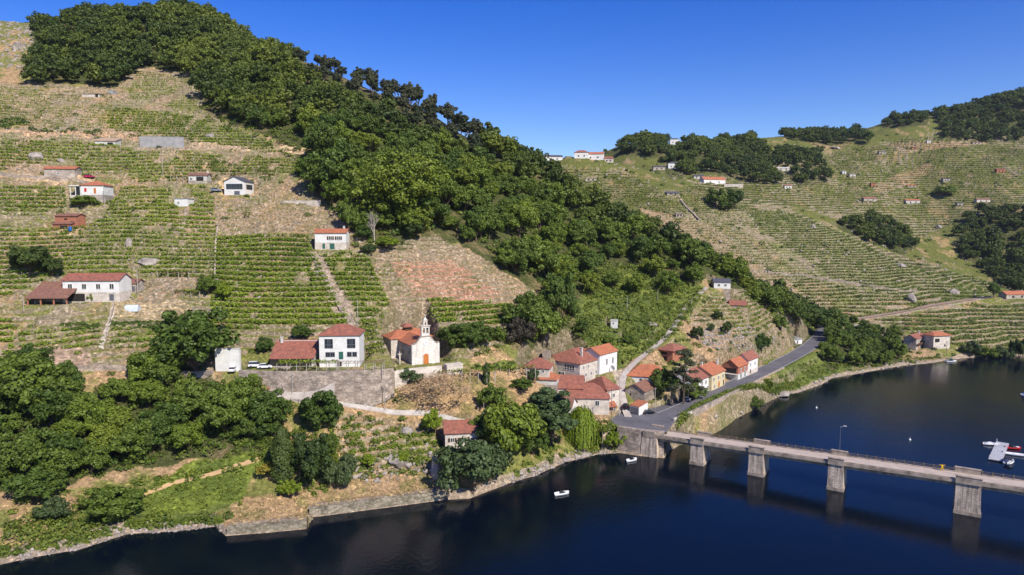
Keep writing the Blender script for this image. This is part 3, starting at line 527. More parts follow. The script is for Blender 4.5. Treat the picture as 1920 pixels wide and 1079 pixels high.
    d.prism_y([(x*1.28, z*1.06) for x, z in pts], -.12, .0); fr_ = d.build('door_surround', M['stone2'], rt); MB().prism_y(pts, -.18, -.02).build('door', M['door'], rt)
    cl = MB(); cl.prism_y([(math.cos(t)*.85, Hh+.4+math.sin(t)*.85) for t in np.linspace(0, 2*math.pi, 21)[:-1]], -.16, 0); ck = cl.build('clock', M['white'], rt); MB().box(-.04, .04, -.2, -.15, Hh+.4, Hh+1.0).box(-.03, .4, -.2, -.15, Hh+.36, Hh+.44).build('clock_hand', M['dark'], ck)
    for y, x in ((D1*.5, -hw+.1), (D1+D2*.5, -hw-tw)):
        f = MB().box(x-.08, x+.05, y-.6, y+.6, Hh*.42, Hh*.78).build('window', M['white2'], rt); MB().box(x-.12, x, y-.3, y+.3, Hh*.46, Hh*.74).build('pane', M['glass'], f)
    # lantern over the crossing, sacristy behind
    MB().box(-1.2, 1.2, D1+D2*.5-1.2, D1+D2*.5+1.2, Hh+1.5, Hh+3.6).build('lantern_wall', M['wood'], rt); r_ = roof_mesh(2.4, 2.4, Hh+3.6, 1.1, 'hip', 'x', .7); r_.v = [(x, y+D1+D2*.5-1.2, z) for x, y, z in r_.v]; r_.build('lantern_roof', M['tiler'], rt)
    MB().box(-hw-tw+.3, hw, D1+D2, D1+D2+4, -3.5, Hh*.6).build('sacristy_wall', M['white2'], rt); r_ = roof_mesh(W+tw-.3, 4, Hh*.6, 1.4, 'pent', 'x', .3); r_.v = [(x-tw/2+.15, D1+D2+4-y+.32, z) for x, y, z in r_.v]; r_.build('sacristy_roof', M['tileo'], rt)
    MB().box(-hw-3.1, -hw-2.7, 3.3, 3.7, -.5, 2.8).box(-hw-3.5, -hw-2.3, 3.4, 3.6, 3.0, 3.3).box(-hw-3.0, -hw-2.8, 3.4, 3.6, 2.8, 4.0).build('stone_cross', M['stone2'], rt)
    return c
CH = church()
# ------------------------------------------------------------------ retaining walls (they hold the ground behind them)
WALLS = []   # plan [(x, y)], foot z, ground z behind, reach in front, reach behind
def wallcut(X, Y, h):
    for pts, zf, zt, Df, Db in WALLS:
        xs = np.array([p[0] for p in pts]); ys = np.array([p[1] for p in pts]); m = (X > xs[0]) & (X < xs[-1]) & (Y > ys.min()-Df-2) & (Y < ys.max()+Db+2)
        if not m.any(): continue
        d = Y[m]-np.interp(X[m], xs, ys); hm = h[m]; zf_ = zf if np.isscalar(zf) else np.interp(X[m], xs, zf); zt_ = zt if np.isscalar(zt) else np.interp(X[m], xs, zt)
        land = Y[m]-shoreY(colof(X[m], Y[m])) > -.5
        f = (d < 0) & (d > -Df) & land; hm = np.where(f, np.minimum(hm, zf_+0*d), hm); k = (d >= .2) & (d < Db); hm = np.where(k, np.maximum(hm, zt_-np.maximum(d-Db*.6, 0)*.2), hm); h[m] = hm
    return h
def retain(name, label, pts, zf, zt, Df, Db, thick=.8, mat='rubble', par=.5, dense=2.0):
    """wall along plan points; top stands par above the ground behind"""
    WALLS.append(([(p[0], p[1]) for p in pts], zf, zt, Df, Db)); n = len(pts); zfs = [zf]*n if np.isscalar(zf) else zf; zts = [zt]*n if np.isscalar(zt) else zt; mb = MB(); P = []
    for i in range(n-1):
        L_ = math.hypot(pts[i+1][0]-pts[i][0], pts[i+1][1]-pts[i][1]); q = max(1, int(L_/dense))
        for k in range(q): t = k/q; P.append([pts[i][j]+t*(pts[i+1][j]-pts[i][j]) for j in (0, 1)]+[zfs[i]+t*(zfs[i+1]-zfs[i]), zts[i]+t*(zts[i+1]-zts[i])])
    P.append([pts[-1][0], pts[-1][1], zfs[-1], zts[-1]]); r_ = random.Random(5); V = []
    for i, p in enumerate(P):
        a, b = P[max(i-1, 0)], P[min(i+1, len(P)-1)]; d = Vector((b[0]-a[0], b[1]-a[1], 0)).normalized(); nn = Vector((-d.y, d.x, 0)); j = r_.uniform(-.06, .06); tz = p[3]+par+r_.uniform(-.04, .04)
        V += [(p[0]-nn.x*(.5+j), p[1]-nn.y*(.5+j), p[2]-1.5), (p[0]+nn.x*thick, p[1]+nn.y*thick, p[2]-1.5), (p[0]+nn.x*thick, p[1]+nn.y*thick, tz), (p[0]-nn.x*.12, p[1]-nn.y*.12, tz)]
    fs = [(4*i+k, 4*i+(k+1) % 4, 4*i+4+(k+1) % 4, 4*i+4+k) for i in range(len(P)-1) for k in range(4)]+[(3, 2, 1, 0), (4*len(P)-4, 4*len(P)-3, 4*len(P)-2, 4*len(P)-1)]
    fs = [tuple(reversed(f)) for f in fs]; mb.add(V, fs); o = mb.build(name, M[mat]); return tag(o, label, 'wall')
zc = hit0(637, 690).z; zch = CH.z
P_ = [at_z(x, y, zc) for x, y in [(448,700),(505,702),(600,702),(700,700),(738,696)]]
retain('retaining_wall', 'tall stone retaining wall under the inn terrace', P_, [zc-3.5, zc-5.5, zc-7.8, zc-8.2, zc-6], zc, 7, 9, par=.7)
P_ = [at_z(x, y, zch) for x, y in [(739,700),(775,694),(828,689)]]
retain('retaining_wall', 'lower stone wall carrying the churchyard', P_, [zch-5, zch-3.5, zch-2.5], zch, 3, 6, par=.4, mat='stone2')
P_ = [at_z(x, y, 8.7) for x, y in [(1150,796),(1166,798),(1205,803),(1244,808)]]; Q_ = [at_z(x, y, 0) for x, y in [(1158,848),(1200,855),(1246,859)]]
retain('quay_wall', 'high rough stone wall from the willow to the bridge abutment', [(q[0], q[1]+.8) for q in Q_], .4, 7.1, 1, 9, par=.8, thick=1.0)
def offset_pts(pts, d):
    P = [Vector(p) for p in pts]; out = []
    for i, p in enumerate(P): t = P[min(i+1, len(P)-1)]-P[max(i-1, 0)]; t.z = 0; t.normalize(); out.append(p+Vector((t.y, -t.x, 0))*d)
    return out
ro_ = offset_pts(ROAD, 4.8)[1:7]
S0 = at_z(1262, 842, 0)
retain('road_wall', 'pale masonry wall holding the road just past the bridge', [(p.x, p.y) for p in (ro_[0], ro_[0].lerp(ro_[1], .55))], .6, [7.6, 8.0], 16, .4, par=.5, thick=.5, mat='stone2')
q0 = ro_[0].lerp(ro_[1], .56); retain('road_wall', 'long rough stone wall holding the riverside road', [(q0.x, q0.y)]+[(p.x, p.y) for p in ro_[1:5]], [.8, .8, .8, 1.5, 4][:5], [8.0,8.3,8.8,8.9,8.9], 12, .4, par=.5, thick=.5)
Q_ = [at_z(x, y, 0) for x, y in [(424,1005),(500,999),(574,992)]]; retain('quay_wall', 'low mossy quay wall at the front of the river landing', [(q[0], q[1]+.5) for q in Q_], .1, 1.7, 1, 5, par=.15, thick=.7, mat='mossy')
Q_ = [at_z(x, y, 0) for x, y in [(579,971),(640,963),(740,950),(834,938)]]; retain('quay_wall', 'long low quay wall along the dry bank', [(q[0], q[1]+.5) for q in Q_], .1, 2.0, 1, 5, par=.15, thick=.7, mat='mossy')
_h = roadcut
def roadcut(X, Y, h): return _h(X, Y, wallcut(X, Y, h))
def conc_wall(name, label, a, b, hp, mat='grey', th=.5):
    p, q = hit0(*a), hit0(*b); d = (q-p); L_ = math.hypot(d.x, d.y); hh = hp*p.y/F; o = MB().box(0, L_, 0, th, -2.5, hh).box(-.05, L_+.05, -.05, th+.05, hh, hh+.12).build(name, M[mat]); o.location = (p.x, p.y, min(p.z, q.z)); o.rotation_euler = (0, 0, math.atan2(d.y, d.x)); return tag(o, label, 'wall')
conc_wall('concrete_wall', 'long grey concrete retaining wall on the upper vineyard track', (262,275), (345,278), 19)
conc_wall('stone_wall', 'pale stone wall running right from the glazed house', (462,372), (600,388), 10, 'stone2')
conc_wall('pale_wall', 'pale wall right of the orange roofed farm on the far hill', (1358,350), (1393,353), 7, 'stone2', 1)
conc_wall('stone_block_wall', 'sloping pale stone wall between church and vegetable plot', (838,706), (868,703), 20, 'stone2', 2.5)
# ------------------------------------------------------------------ the ground
FOREST = [(60,165),(60,60),(100,55),(200,35),(260,18),(420,38),(520,92),(640,125),(760,185),(870,245),(960,296),(1000,318),(1045,352),(1100,386),(1200,430),(1300,472),(1400,530),(1500,582),(1560,622),(1548,655),
 (1500,640),(1440,588),(1385,552),(1330,515),(1310,530),(1240,520),(1180,500),(1120,500),(1085,560),(1078,640),(1060,655),(965,655),(965,610),(1012,575),(1000,545),(940,505),(880,468),(830,448),(800,452),(745,470),(700,455),(660,455),(650,400),
 (618,385),(600,378),(575,352),(562,295),(520,262),(470,248),(420,230),(385,218),(372,150),(300,130),(258,132),(215,168),(150,160)]
WOODS = [(-300,690),(60,700),(140,740),(230,720),(330,690),(400,710),(425,775),(500,812),(550,835),(545,850),(440,845),(390,862),(300,870),(200,895),(0,925),(-300,960)]
SHRUB = [(1085,560),(1120,500),(1180,500),(1240,520),(1320,535),(1290,600),(1230,650),(1150,690),(1080,660)]
MEADOW = [(255,935),(330,885),(440,845),(560,860),(470,890),(450,950),(330,965),(240,965)]
SPURTREES = [(1545,625),(1600,610),(1700,640),(1690,682),(1600,692),(1548,690),(1535,660)]
FAR_WOODS = [[(1130,290),(1200,262),(1240,262),(1285,245),(1400,255),(1440,285),(1540,290),(1560,340),(1500,350),(1420,345),(1330,325),(1255,335),(1240,300),(1180,292)],
 [(1740,212),(1800,195),(1920,178),(2050,170),(2050,265),(1850,268),(1775,262),(1760,235)], [(1790,440),(1830,400),(2050,395),(2050,560),(1900,550),(1860,520),(1800,480)],
 [(1560,420),(1620,410),(1690,430),(1720,465),(1690,480),(1620,452),(1570,430)], [(1650,240),(1690,215),(1740,215),(1740,236),(1680,240)], [(1440,250),(1520,240),(1600,245),(1630,262),(1560,275),(1480,262)]]
DRYP = [[(690,478),(800,450),(880,465),(1000,548),(960,585),(790,590),(740,600)], [(405,370),(600,388),(655,400),(660,435),(405,440)], [(630,760),(830,690),(1010,700),(1030,790),(880,820),(660,800)],
 [(1290,600),(1330,560),(1420,560),(1480,620),(1440,670),(1300,700)], [(420,1000),(430,950),(600,900),(830,870),(840,940),(580,980)], [(0,150),(215,168),(200,240),(0,232)], [(1200,390),(1330,420),(1420,490),(1500,540),(1480,560),(1400,520),(1240,450)],
 [(1240,150),(0,30),(100,50),(80,150),(0,160)], [(600,310),(690,340),(690,400),(640,400)], [(1640,345),(1740,305),(1760,315),(1700,350),(1640,362)], [(1650,270),(1850,262),(1850,270),(1700,285)], [(1500,260),(1560,255),(1600,270),(1540,280)]]
GREENP = [[(255,935),(330,885),(440,845),(620,850),(470,890),(450,950),(330,990),(100,1030),(40,1030),(100,960)], [(670,600),(760,605),(750,655),(690,660)], [(880,685),(975,675),(965,700),(880,698)],
 [(205,598),(335,600),(330,615),(205,615)], [(115,602),(185,602),(185,620),(115,622)], [(1440,700),(1540,660),(1600,690),(1500,735),(1460,740)], [(1385,395),(1500,400),(1640,460),(1700,485),(1880,535),(1850,560),(1600,560),(1480,500)], [(1300,590),(1340,590),(1335,605),(1295,605)]]
BARE = [([(30,655),(165,652),(165,695),(30,700)], (.42,.30,.23)), ([(1150,690),(1170,690),(1166,770),(1150,770)], (.4,.34,.27)), ([(410,335),(480,330),(485,362),(412,366)], (.62,.42,.22)),
 ([(735,490),(850,485),(930,550),(880,575),(770,548)], (.42,.23,.15)), ([(205,570),(330,560),(385,600),(330,598),(205,590)], (.42,.33,.19)), ([(0,240),(260,250),(255,262),(0,250)], (.5,.33,.2)), ([(360,262),(600,282),(600,292),(360,275)], (.5,.37,.23)), ([(0,322),(175,338),(170,348),(0,334)], (.5,.36,.22)),
 ([(580,470),(605,480),(672,612),(640,612)], (.38,.30,.24))]
def build_ground():
    cols = np.r_[np.arange(-460, -100, 12.), np.arange(-100, 2030, 1.9), np.arange(2030, 2700, 14.)]
    offs = np.r_[-60, -25, -8, -4, -2, -1, -.4, np.arange(0, 8, .35), np.arange(8, 130, .42), np.arange(130, 330, .62), 330+np.cumsum(np.linspace(.9, 5, 230))]
    cc, oo = np.meshgrid(cols, offs, indexing='ij'); sm = np.mean([shoreY(cc+d) for d in np.linspace(-70, 70, 29)], 0); bl = sstep(4, 60, oo); Y = shoreY(cc)*(1-bl) + sm*bl + oo; X = XofCol(cc, Y)
    h2, h, off, t, fr = (a for a in H(X.ravel(), Y.ravel(), True))
    X = X.ravel(); Y = Y.ravel(); px_, py_ = project(X, Y, h)
    jx = px_ + ((vnoise(X, Y, 7, 21)-.5)*30+(vnoise(X, Y, 2.2, 23)-.5)*16)*150/np.maximum(Y, 150); jy = py_ + ((vnoise(X, Y, 7, 22)-.5)*20+(vnoise(X, Y, 2.2, 24)-.5)*10)*150/np.maximum(Y, 150)
    n1 = vnoise(X, Y, 11, 31)*.5 + vnoise(X, Y, 3.5, 32)*.3 + vnoise(X, Y, 1.2, 33)*.2; n2 = vnoise(X, Y, 1.1, 34)*.5+vnoise(X, Y, .6, 35)*.5; n3 = vnoise(X, Y, 35, 36)
    c3 = lambda *v: np.array(v)[None, :]
    L = lambda a, b, k: a+(b-a)*k[:, None]
    dry = L(c3(.40,.27,.14), c3(.34,.24,.16), n3); weed = c3(.115,.135,.032)+0*dry
    farm = sstep(420, 560, Y)
    k = sstep(.34, .56, n1+.10*farm); col = L(dry, weed*(1+.35*(1-farm))[:, None], np.minimum(k*.88+.24*farm, .96))
    for P in GREENP+[SHRUB]: m = inpoly(jx, jy, P); col[m] = L(c3(.15,.18,.04)+0*col[m], c3(.09,.12,.03)+0*col[m], sstep(.3, .7, n1[m]))
    for P in DRYP: m = inpoly(jx, jy, P); col[m] = L(dry[m], weed[m], sstep(.45, .7, n1[m])*.65)
    m = inpoly(jx, jy, MEADOW); col[m] = L(c3(.17,.215,.035)+0*col[m], c3(.11,.15,.03)+0*col[m], sstep(.3, .7, n1[m]))
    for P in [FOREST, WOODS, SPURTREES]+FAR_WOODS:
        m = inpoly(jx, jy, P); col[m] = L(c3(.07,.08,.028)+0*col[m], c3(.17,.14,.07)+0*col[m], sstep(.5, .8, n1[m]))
    # dry stone walls of the terraces, loose stones, rocky bank
    st = L(c3(.40,.33,.25)+0*col, c3(.20,.165,.12)+0*col, n2)
    wl = ((fr > .74) & (t > 0) & (vnoise(X, Y, 9, 41) > .38)).astype(float)*.85; col = L(col, st, wl)
    sp_ = ((n2 > .72) & (t > 0)).astype(float)*.6; col = L(col, st*1.1, sp_)
    rk = (sstep(.70, .8, vnoise(X, Y, 18, 51)*.6+vnoise(X, Y, 4, 52)*.4)*(t > 0)).astype(float)*.8; col = L(col, st, rk)
    bk = ((off > -3) & (off < 2.2+2.5*vnoise(X, Y, 6, 61))).astype(float)*.9; col = L(col, L(c3(.46,.37,.29)+0*col, c3(.22,.18,.14)+0*col, n2), bk)
    for P, cc_ in BARE: m = inpoly(jx, jy, P); col[m] = np.array(cc_)*(.8+.4*n2[m])[:, None]
    col = col*(.86+.28*n2)[:, None]
    h2 = h2 + (n2-.5)*.35*(off > 1)*(t*.8+.4) + rk*(n1-.3)*1.5
    for pts, hw in ((ROAD, 4.9), (ROAD2, 3.6), (LANE, 1.5)):     # keep the ground under the roads
        d, z = seg_dist(X, Y, pts); m = d < hw; h2[m] = z[m]-.15
    m = inpoly(X, Y, PLAZA); h2[m] = 7.05
    nc, no = len(cols), len(offs); I = np.arange(nc*no).reshape(nc, no)
    Fc = np.stack([I[:-1, :-1], I[1:, :-1], I[1:, 1:], I[:-1, 1:]], -1).reshape(-1, 4)
    m, nt, bs = nodes('hillside_ground'); at = nt.nodes.new('ShaderNodeAttribute'); at.attribute_name = 'albedo'; v = coord(nt)
    a = noise(nt, .9, 6, v, .75); b = noise(nt, 3.5, 3, v, .8)
    c = mix(nt, 1.0, at.outputs['Color'], ramp(nt, a, [(.35, (.62, .62, .58)), (.65, (1.3, 1.25, 1.2))]), 'MULTIPLY')
    c = mix(nt, 1.0, c, ramp(nt, b, [(.3, (.75,)*3), (.7, (1.2,)*3)]), 'MULTIPLY')
    nt.links.new(c, bs.inputs['Base Color']); bs.inputs['Roughness'].default_value = .95; bs.inputs['Specular IOR Level'].default_value = .1
    vo = N(nt, 'TexVoronoi', Scale=1.6); nt.links.new(v, vo.inputs['Vector']); vo2 = N(nt, 'TexVoronoi', Scale=.55); nt.links.new(v, vo2.inputs['Vector'])
    sc1 = N(nt, 'SeparateColor'); nt.links.new(vo.outputs['Color'], sc1.inputs[0]); c = mix(nt, 1.0, c, ramp(nt, sc1.outputs[0], [(0, (.68,)*3), (.7, (1.0,)*3), (.93, (1.15,)*3), (1, (1.7, 1.65, 1.6))]), 'MULTIPLY')
    ge = nt.nodes.new('ShaderNodeNewGeometry'); sg = N(nt, 'SeparateXYZ'); nt.links.new(ge.outputs['True Normal'], sg.inputs[0]); sf = ramp(nt, sg.outputs[2], [(.40, (.75,)*3), (.60, (0,)*3)])
    rc = ramp(nt, sc1.outputs[0], [(0, (.13, .11, .07)), (.6, (.30, .225, .15)), (1, (.48, .39, .29))]); rc = mix(nt, 1.0, rc, ramp(nt, a, [(.35, (.7,)*3), (.65, (1.15,)*3)]), 'MULTIPLY'); ms_ = ramp(nt, noise(nt, .22, 5, v, .7), [(.44, (0,)*3), (.58, (.75,)*3)]); rc = mix(nt, ms_, rc, (.11, .105, .045)); c = mix(nt, sf, c, rc)
    nt.links.new(c, bs.inputs['Base Color'])
    bump(nt, bs, a, .5, .8)
    me = np_mesh('hillside', np.c_[X, Y, h2], Fc, m, 4, True, col); o = link(bpy.data.objects.new('hillside', me)); tag(o, kind='structure')
build_ground()
def water():
    m, nt, bs = nodes('river_water'); v = coord(nt, scale=(1, .55, 1))
    bs.inputs['Base Color'].default_value = (.0015, .004, .009, 1); bs.inputs['Roughness'].default_value = .06; bs.inputs['IOR'].default_value = 1.27
    pr = ramp(nt, noise(nt, .018, 4, v, .6), [(.42, (.035,)*3), (.62, (.16,)*3)]); nt.links.new(pr, bs.inputs['Roughness']); n = noise(nt, 1.3, 4, v, .6); n2 = noise(nt, .12, 3, v, .5)
    s = N(nt, 'Math', operation='ADD'); nt.links.new(n, s.inputs[0]); nt.links.new(n2, s.inputs[1])
    bump(nt, bs, s.outputs[0], .12, .35)
    mb = MB(); mb.add([(-1800,-250,0),(1800,-250,0),(1800,1500,0),(-1800,1500,0)], [(0,1,2,3)]); tag(mb.build('river', m), kind='structure')
    m2 = plain('river_bed', (.05, .045, .03)); mb = MB(); mb.add([(-1800,-250,-12),(1800,-250,-12),(1800,1800,-12),(-1800,1800,-12)], [(0,1,2,3)]); tag(mb.build('ground', m2), kind='structure')
water()
def ribbon(name, pts, hw, mat, dz=.05, parent=None, off=0.0, kind='structure', thick=None, sub=3):
    P = []
    for a, b in zip(pts[:-1], pts[1:]):
        for k in range(sub): P.append(Vector(a).lerp(Vector(b), k/sub))
    P.append(Vector(pts[-1]))
    for _ in range(2): P = [P[0]]+[(P[i-1]+P[i]*2+P[i+1])/4 for i in range(1, len(P)-1)]+[P[-1]]
    L_, R_ = [], []
    for i, p in enumerate(P):
        d = (P[min(i+1, len(P)-1)]-P[max(i-1, 0)]); d.z = 0; d.normalize(); n = Vector((d.y, -d.x, 0))
        L_.append(p+n*(off-hw)+Vector((0, 0, dz))); R_.append(p+n*(off+hw)+Vector((0, 0, dz)))
    mb = MB(); n = len(P)
    if thick is None: mb.add(L_+R_, [(i, n+i, n+i+1, i+1) for i in range(n-1)])
    else:
        D = Vector((0, 0, -thick)); vs = L_+R_+[v+D for v in L_]+[v+D for v in R_]; fs = []
        for i in range(n-1): fs += [(i, n+i, n+i+1, i+1), (i+1, 2*n+i+1, 2*n+i, i), (n+i, 3*n+i, 3*n+i+1, n+i+1), (2*n+i+1, 3*n+i+1, 3*n+i, 2*n+i)]
        fs += [(0, 2*n, 3*n, n), (n-1, 2*n-1, 4*n-1, 3*n-1)]; mb.add(vs, fs)
    o = mb.build(name, mat, parent)
    if kind: tag(o, kind=kind)
    return o
ribbon('road', ROAD, 4.2, M['asphalt']); ribbon('road', ROAD2, 2.8, M['dirt']); ribbon('path', LANE, 1.2, M['path'])
ribbon('road_edge_line', ROAD[1:-1], .07, M['paint'], .056, off=3.85); ribbon('road_edge_line', ROAD[1:-1], .07, M['paint'], .056, off=-3.85)
mb = MB(); mb.add([(x, y, 7.33) for x, y in PLAZA], [tuple(range(len(PLAZA)))]); tag(mb.build('road_junction', M['asphalt']), kind='structure')
# ------------------------------------------------------------------ trees and plants
LM = dict(wood=leafm('oak_leaves', (.050,.088,.015), (.13,.178,.026)), light=leafm('chestnut_leaves', (.10,.15,.018), (.165,.20,.024)), pine=leafm('pine_needles', (.035,.048,.020), (.07,.075,.038), trans=.05),
 olive=leafm('grey_green_leaves', (.06,.095,.035), (.075,.105,.04)), lime=leafm('bright_leaves', (.15,.21,.018), (.19,.25,.02), trans=.25), dark=leafm('dark_leaves', (.036,.062,.014), (.062,.09,.02)),
 yellow=leafm('yellow_blossom', (.22,.19,.03), (.30,.23,.03)), purple=leafm('purple_leaves', (.05,.045,.035), (.06,.05,.035)), brown=leafm('dry_twigs', (.36,.25,.17), (.4,.28,.19)), straw=leafm('dry_grass', (.34,.24,.12), (.46,.34,.19), 'attr', .1),
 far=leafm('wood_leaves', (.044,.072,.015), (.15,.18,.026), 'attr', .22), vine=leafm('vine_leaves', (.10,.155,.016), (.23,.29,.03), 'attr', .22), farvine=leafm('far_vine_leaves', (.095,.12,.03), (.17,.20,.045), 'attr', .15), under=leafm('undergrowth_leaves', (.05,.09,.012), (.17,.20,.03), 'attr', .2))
def quads(Cn, Nn, size, asp=1.0, r=rng):
    Nn = Nn/np.maximum(np.linalg.norm(Nn, axis=1, keepdims=True), 1e-6); a = np.cross(Nn, r.normal(size=Nn.shape)); a /= np.maximum(np.linalg.norm(a, axis=1, keepdims=True), 1e-6)
    b = np.cross(Nn, a); s = np.asarray(size)[:, None]*.5; a = a*s; b = b*s*asp
    V = np.stack([Cn-a-b*.6, Cn+a*.7-b, Cn+a+b*.7, Cn-a*.6+b], 1).reshape(-1, 3)
    return V, np.arange(len(V)).reshape(-1, 4)
def crown(R_, Hh, z0, nclump=26, leaves=2000, leaf=.5, seed=1, flat=1.0, up=.0, clr=(.22, .36), top=1.0):
    r = np.random.default_rng(seed); d = r.normal(size=(nclump, 3)); d[:, 2] = np.abs(d[:, 2])*1.25-.75; d /= np.linalg.norm(d, axis=1, keepdims=True)
    rad = r.uniform(.3, .86, nclump)[:, None]; hz = (Hh-z0)/2; cen = d*rad*np.array([R_, R_, hz*flat]) + np.array([0, 0, z0+hz*.95])
    cen[:, :2] *= (1+.25*r.normal(size=(1, 2))); cr = r.uniform(clr[0], clr[1], nclump)*R_
    k = r.integers(0, nclump, leaves); dd = r.normal(size=(leaves, 3)); dd[:, 2] = dd[:, 2]*.9+.25; dd /= np.linalg.norm(dd, axis=1, keepdims=True)
    P = cen[k] + dd*(cr[k]*r.uniform(.65, 1.08, leaves))[:, None]*np.array([1, 1, .8])
    lo = P[:, 2] < z0*.8; P[lo, 2] = z0*.8+r.uniform(0, 1, lo.sum())
    nn = dd*1.0 + r.normal(size=dd.shape)*.45 + np.array([0, 0, up+.15])
    return quads(P, nn, leaf*r.uniform(.6, 1.35, leaves), 1, r), cen
def tree_proto(name, R_, Hh, z0, lm, seed, label, cat, trunk=.3, **k):
    (V, Fc), cen = crown(R_, Hh, z0, seed=seed, **k); root = empty(name, (0, 0, 0), 0, label, cat)
    o = link(bpy.data.objects.new('crown', np_mesh('crown', V, Fc, lm))); o.parent = root
    if trunk:
        mb = MB(); mb.tube((0, 0, -1.5), (0.1, 0, z0+1), trunk*1.3, trunk*.8, 7)
        for c in cen[:7]: mb.tube((.1, 0, z0*.9), tuple(c), trunk*.5, trunk*.15, 5)
        mb.build('trunk', M['bark'], root)
    return root
def make(proto, loc, s=1, sz=None, label=None, cat=None, group=None, rz=None, first=[]):
    if proto.as_pointer() in first: o = copy_tree(proto)
    else: o = proto; first.append(proto.as_pointer())
    o.location = loc; o.scale = (s, s, sz if sz else s); o.rotation_euler = (0, 0, random.uniform(0, 6.28) if rz is None else rz)
    for kx in ('group', 'label'):
        if kx in o: del o[kx]
    return tag(o, label, cat, group)
PR = {}
for i in range(4): PR['wood%d' % i] = tree_proto('broadleaf_tree', 7, 11.5, 1.2, LM['wood'], 10+i, 'x', 'tree', nclump=60, leaves=6500, leaf=.46, clr=(.11, .27))
for i in range(2): PR['light%d' % i] = tree_proto('broadleaf_tree', 7, 11.5, 1.2, LM['light'], 20+i, 'x', 'tree', nclump=60, leaves=6500, leaf=.46, clr=(.11, .27))
for i in range(2): PR['near%d' % i] = tree_proto('broadleaf_tree', 5.2, 9, .5, LM['wood'], 30+i, 'x', 'tree', trunk=.22, nclump=60, leaves=9000, leaf=.36, clr=(.13, .28))
PR['nearlight'] = tree_proto('broadleaf_tree', 5.2, 9, .5, LM['light'], 36, 'x', 'tree', trunk=.22, nclump=60, leaves=9000, leaf=.36, clr=(.13, .28))
for i in range(2): PR['pine%d' % i] = tree_proto('pine_tree', 5.0, 14, 4.2, LM['pine'], 40+i, 'x', 'pine tree', nclump=44, leaves=4600, leaf=.42, clr=(.12, .24), flat=.8, trunk=.28)
def one(lm, **k):
    return tree_proto(k.pop('name', 'tree'), 5, k.pop('Hh', 9), k.pop('z0', .8), LM[lm], k.pop('seed', 5), 'x', 'tree', trunk=k.pop('trunk', .2), nclump=k.pop('nclump', 56), leaves=k.pop('leaves', 8500), leaf=k.pop('leaf', .36), clr=k.pop('clr', (.13, .28)), **k)
def scatter(poly, space, r, pad=0):
    """points on the ground inside an outline"""
    xs = [p[0] for p in poly]; ys = [p[1] for p in poly]; c0, c1 = min(xs)-20, max(xs)+20
    Yr = np.arange(128, 1180, space); pts = []
    for y in Yr:
        dep = y*cp; n = int((c1-c0)/F*dep/space)+1; c = c0+(np.arange(n)+r.random(n))*(c1-c0)/n
        yy = y+(r.random(n)-.5)*space; pts.append(np.c_[(c-960)/F*yy, yy])
    P = np.concatenate(pts); h, off = h_base(P[:, 0], P[:, 1]); px_, py_ = project(P[:, 0], P[:, 1], h)
    m = inpoly(px_, py_, poly) & (off > 1.5); return np.c_[P[m], h[m]], px_[m], py_[m]
# the wood on the spur
r = np.random.default_rng(3)
Pf, fx, fy = scatter(FOREST, 9.0, r); Pf[:, 2] = H(Pf[:, 0], Pf[:, 1])
Pw, wx, wy = scatter(WOODS, 6.6, r); Pw[:, 2] = H(Pw[:, 0], Pw[:, 1])
Ps, qx, qy = scatter(SPURTREES, 7.5, r); Ps[:, 2] = H(Ps[:, 0], Ps[:, 1])
def clear(P, extra=1.0):   # keep trees off buildings and roads
    ok = np.ones(len(P), bool)
    for (x, y, hw, hd, rr, z, bl) in PADS: ok &= np.hypot(P[:, 0]-x, P[:, 1]-y) > max(hw, hd)+1.5+extra
    for pts, hw in ((ROAD, 5), (ROAD2, 4)): ok &= seg_dist(P[:, 0], P[:, 1], pts)[0] > hw+1.5
    return ok
k = clear(Pf, 2); Pf, fx, fy = Pf[k], fx[k], fy[k]; Pw = Pw[clear(Pw)]; Ps = Ps[clear(Ps)]
def lightness(x, y): return vnoise(x, y, 60, 71)*.4+vnoise(x, y, 11, 72)*.6
print('TREES', len(Pf), len(Pw), len(Ps))
order = np.argsort(Pf[:, 1]); ridge_pine = (fx > 560) & (fx < 900) & (fy < 120+(fx-560)*.52+22)
nind = 300-len(Pw)-len(Ps)-20; ind = [i for i in order[:nind] if not ridge_pine[i]]; rest = [i for i in order[nind:] if not ridge_pine[i]]; pines = np.nonzero(ridge_pine)[0]
def plant(P, protos, lab, group, s0, s1, lim=.56, dz=-.3):
    for x, y, z in P:
        lt = lightness(np.array([x]), np.array([y]))[0]; key = random.choice(protos[1] if lt > lim else protos[0]); s = s0+(s1-s0)*random.random()**1.2
        make(PR[key], (x, y, z+dz), s, s*random.uniform(.88, 1.2), lab, 'tree', group)
W4 = ['wood0', 'wood1', 'wood2', 'wood3']; WL = ['light0', 'light1', 'wood2']
plant(Pf[ind], (W4, WL), 'leafy tree among the dense dark green wood covering the spur above the village', 'trees of the wood on the spur', .6, 1.4, .50)
plant(Pw, (['near0', 'near1'], ['nearlight', 'near0']), 'leafy tree in the thicket on the river bank at lower left', 'trees of the thicket at lower left', .75, 1.35)
plant(Ps, (W4, W4), 'leafy tree in the grove between the road and the river at the spur tip', 'trees of the grove at the spur tip', .6, .85)
for i in pines[:60]: make(PR[random.choice(['pine0', 'pine1'])], tuple(Pf[i]-np.array([0, 0, .3])), random.uniform(.8, 1.15), None, 'dark pine among the pines along the skyline of the spur', 'pine tree', 'pines on the skyline of the spur')
lw, _ = zip(*[(crown(7, 11.5, 2, nclump=34, leaves=1300, leaf=.82, seed=90+i, clr=(.14, .30))) for i in range(5)])
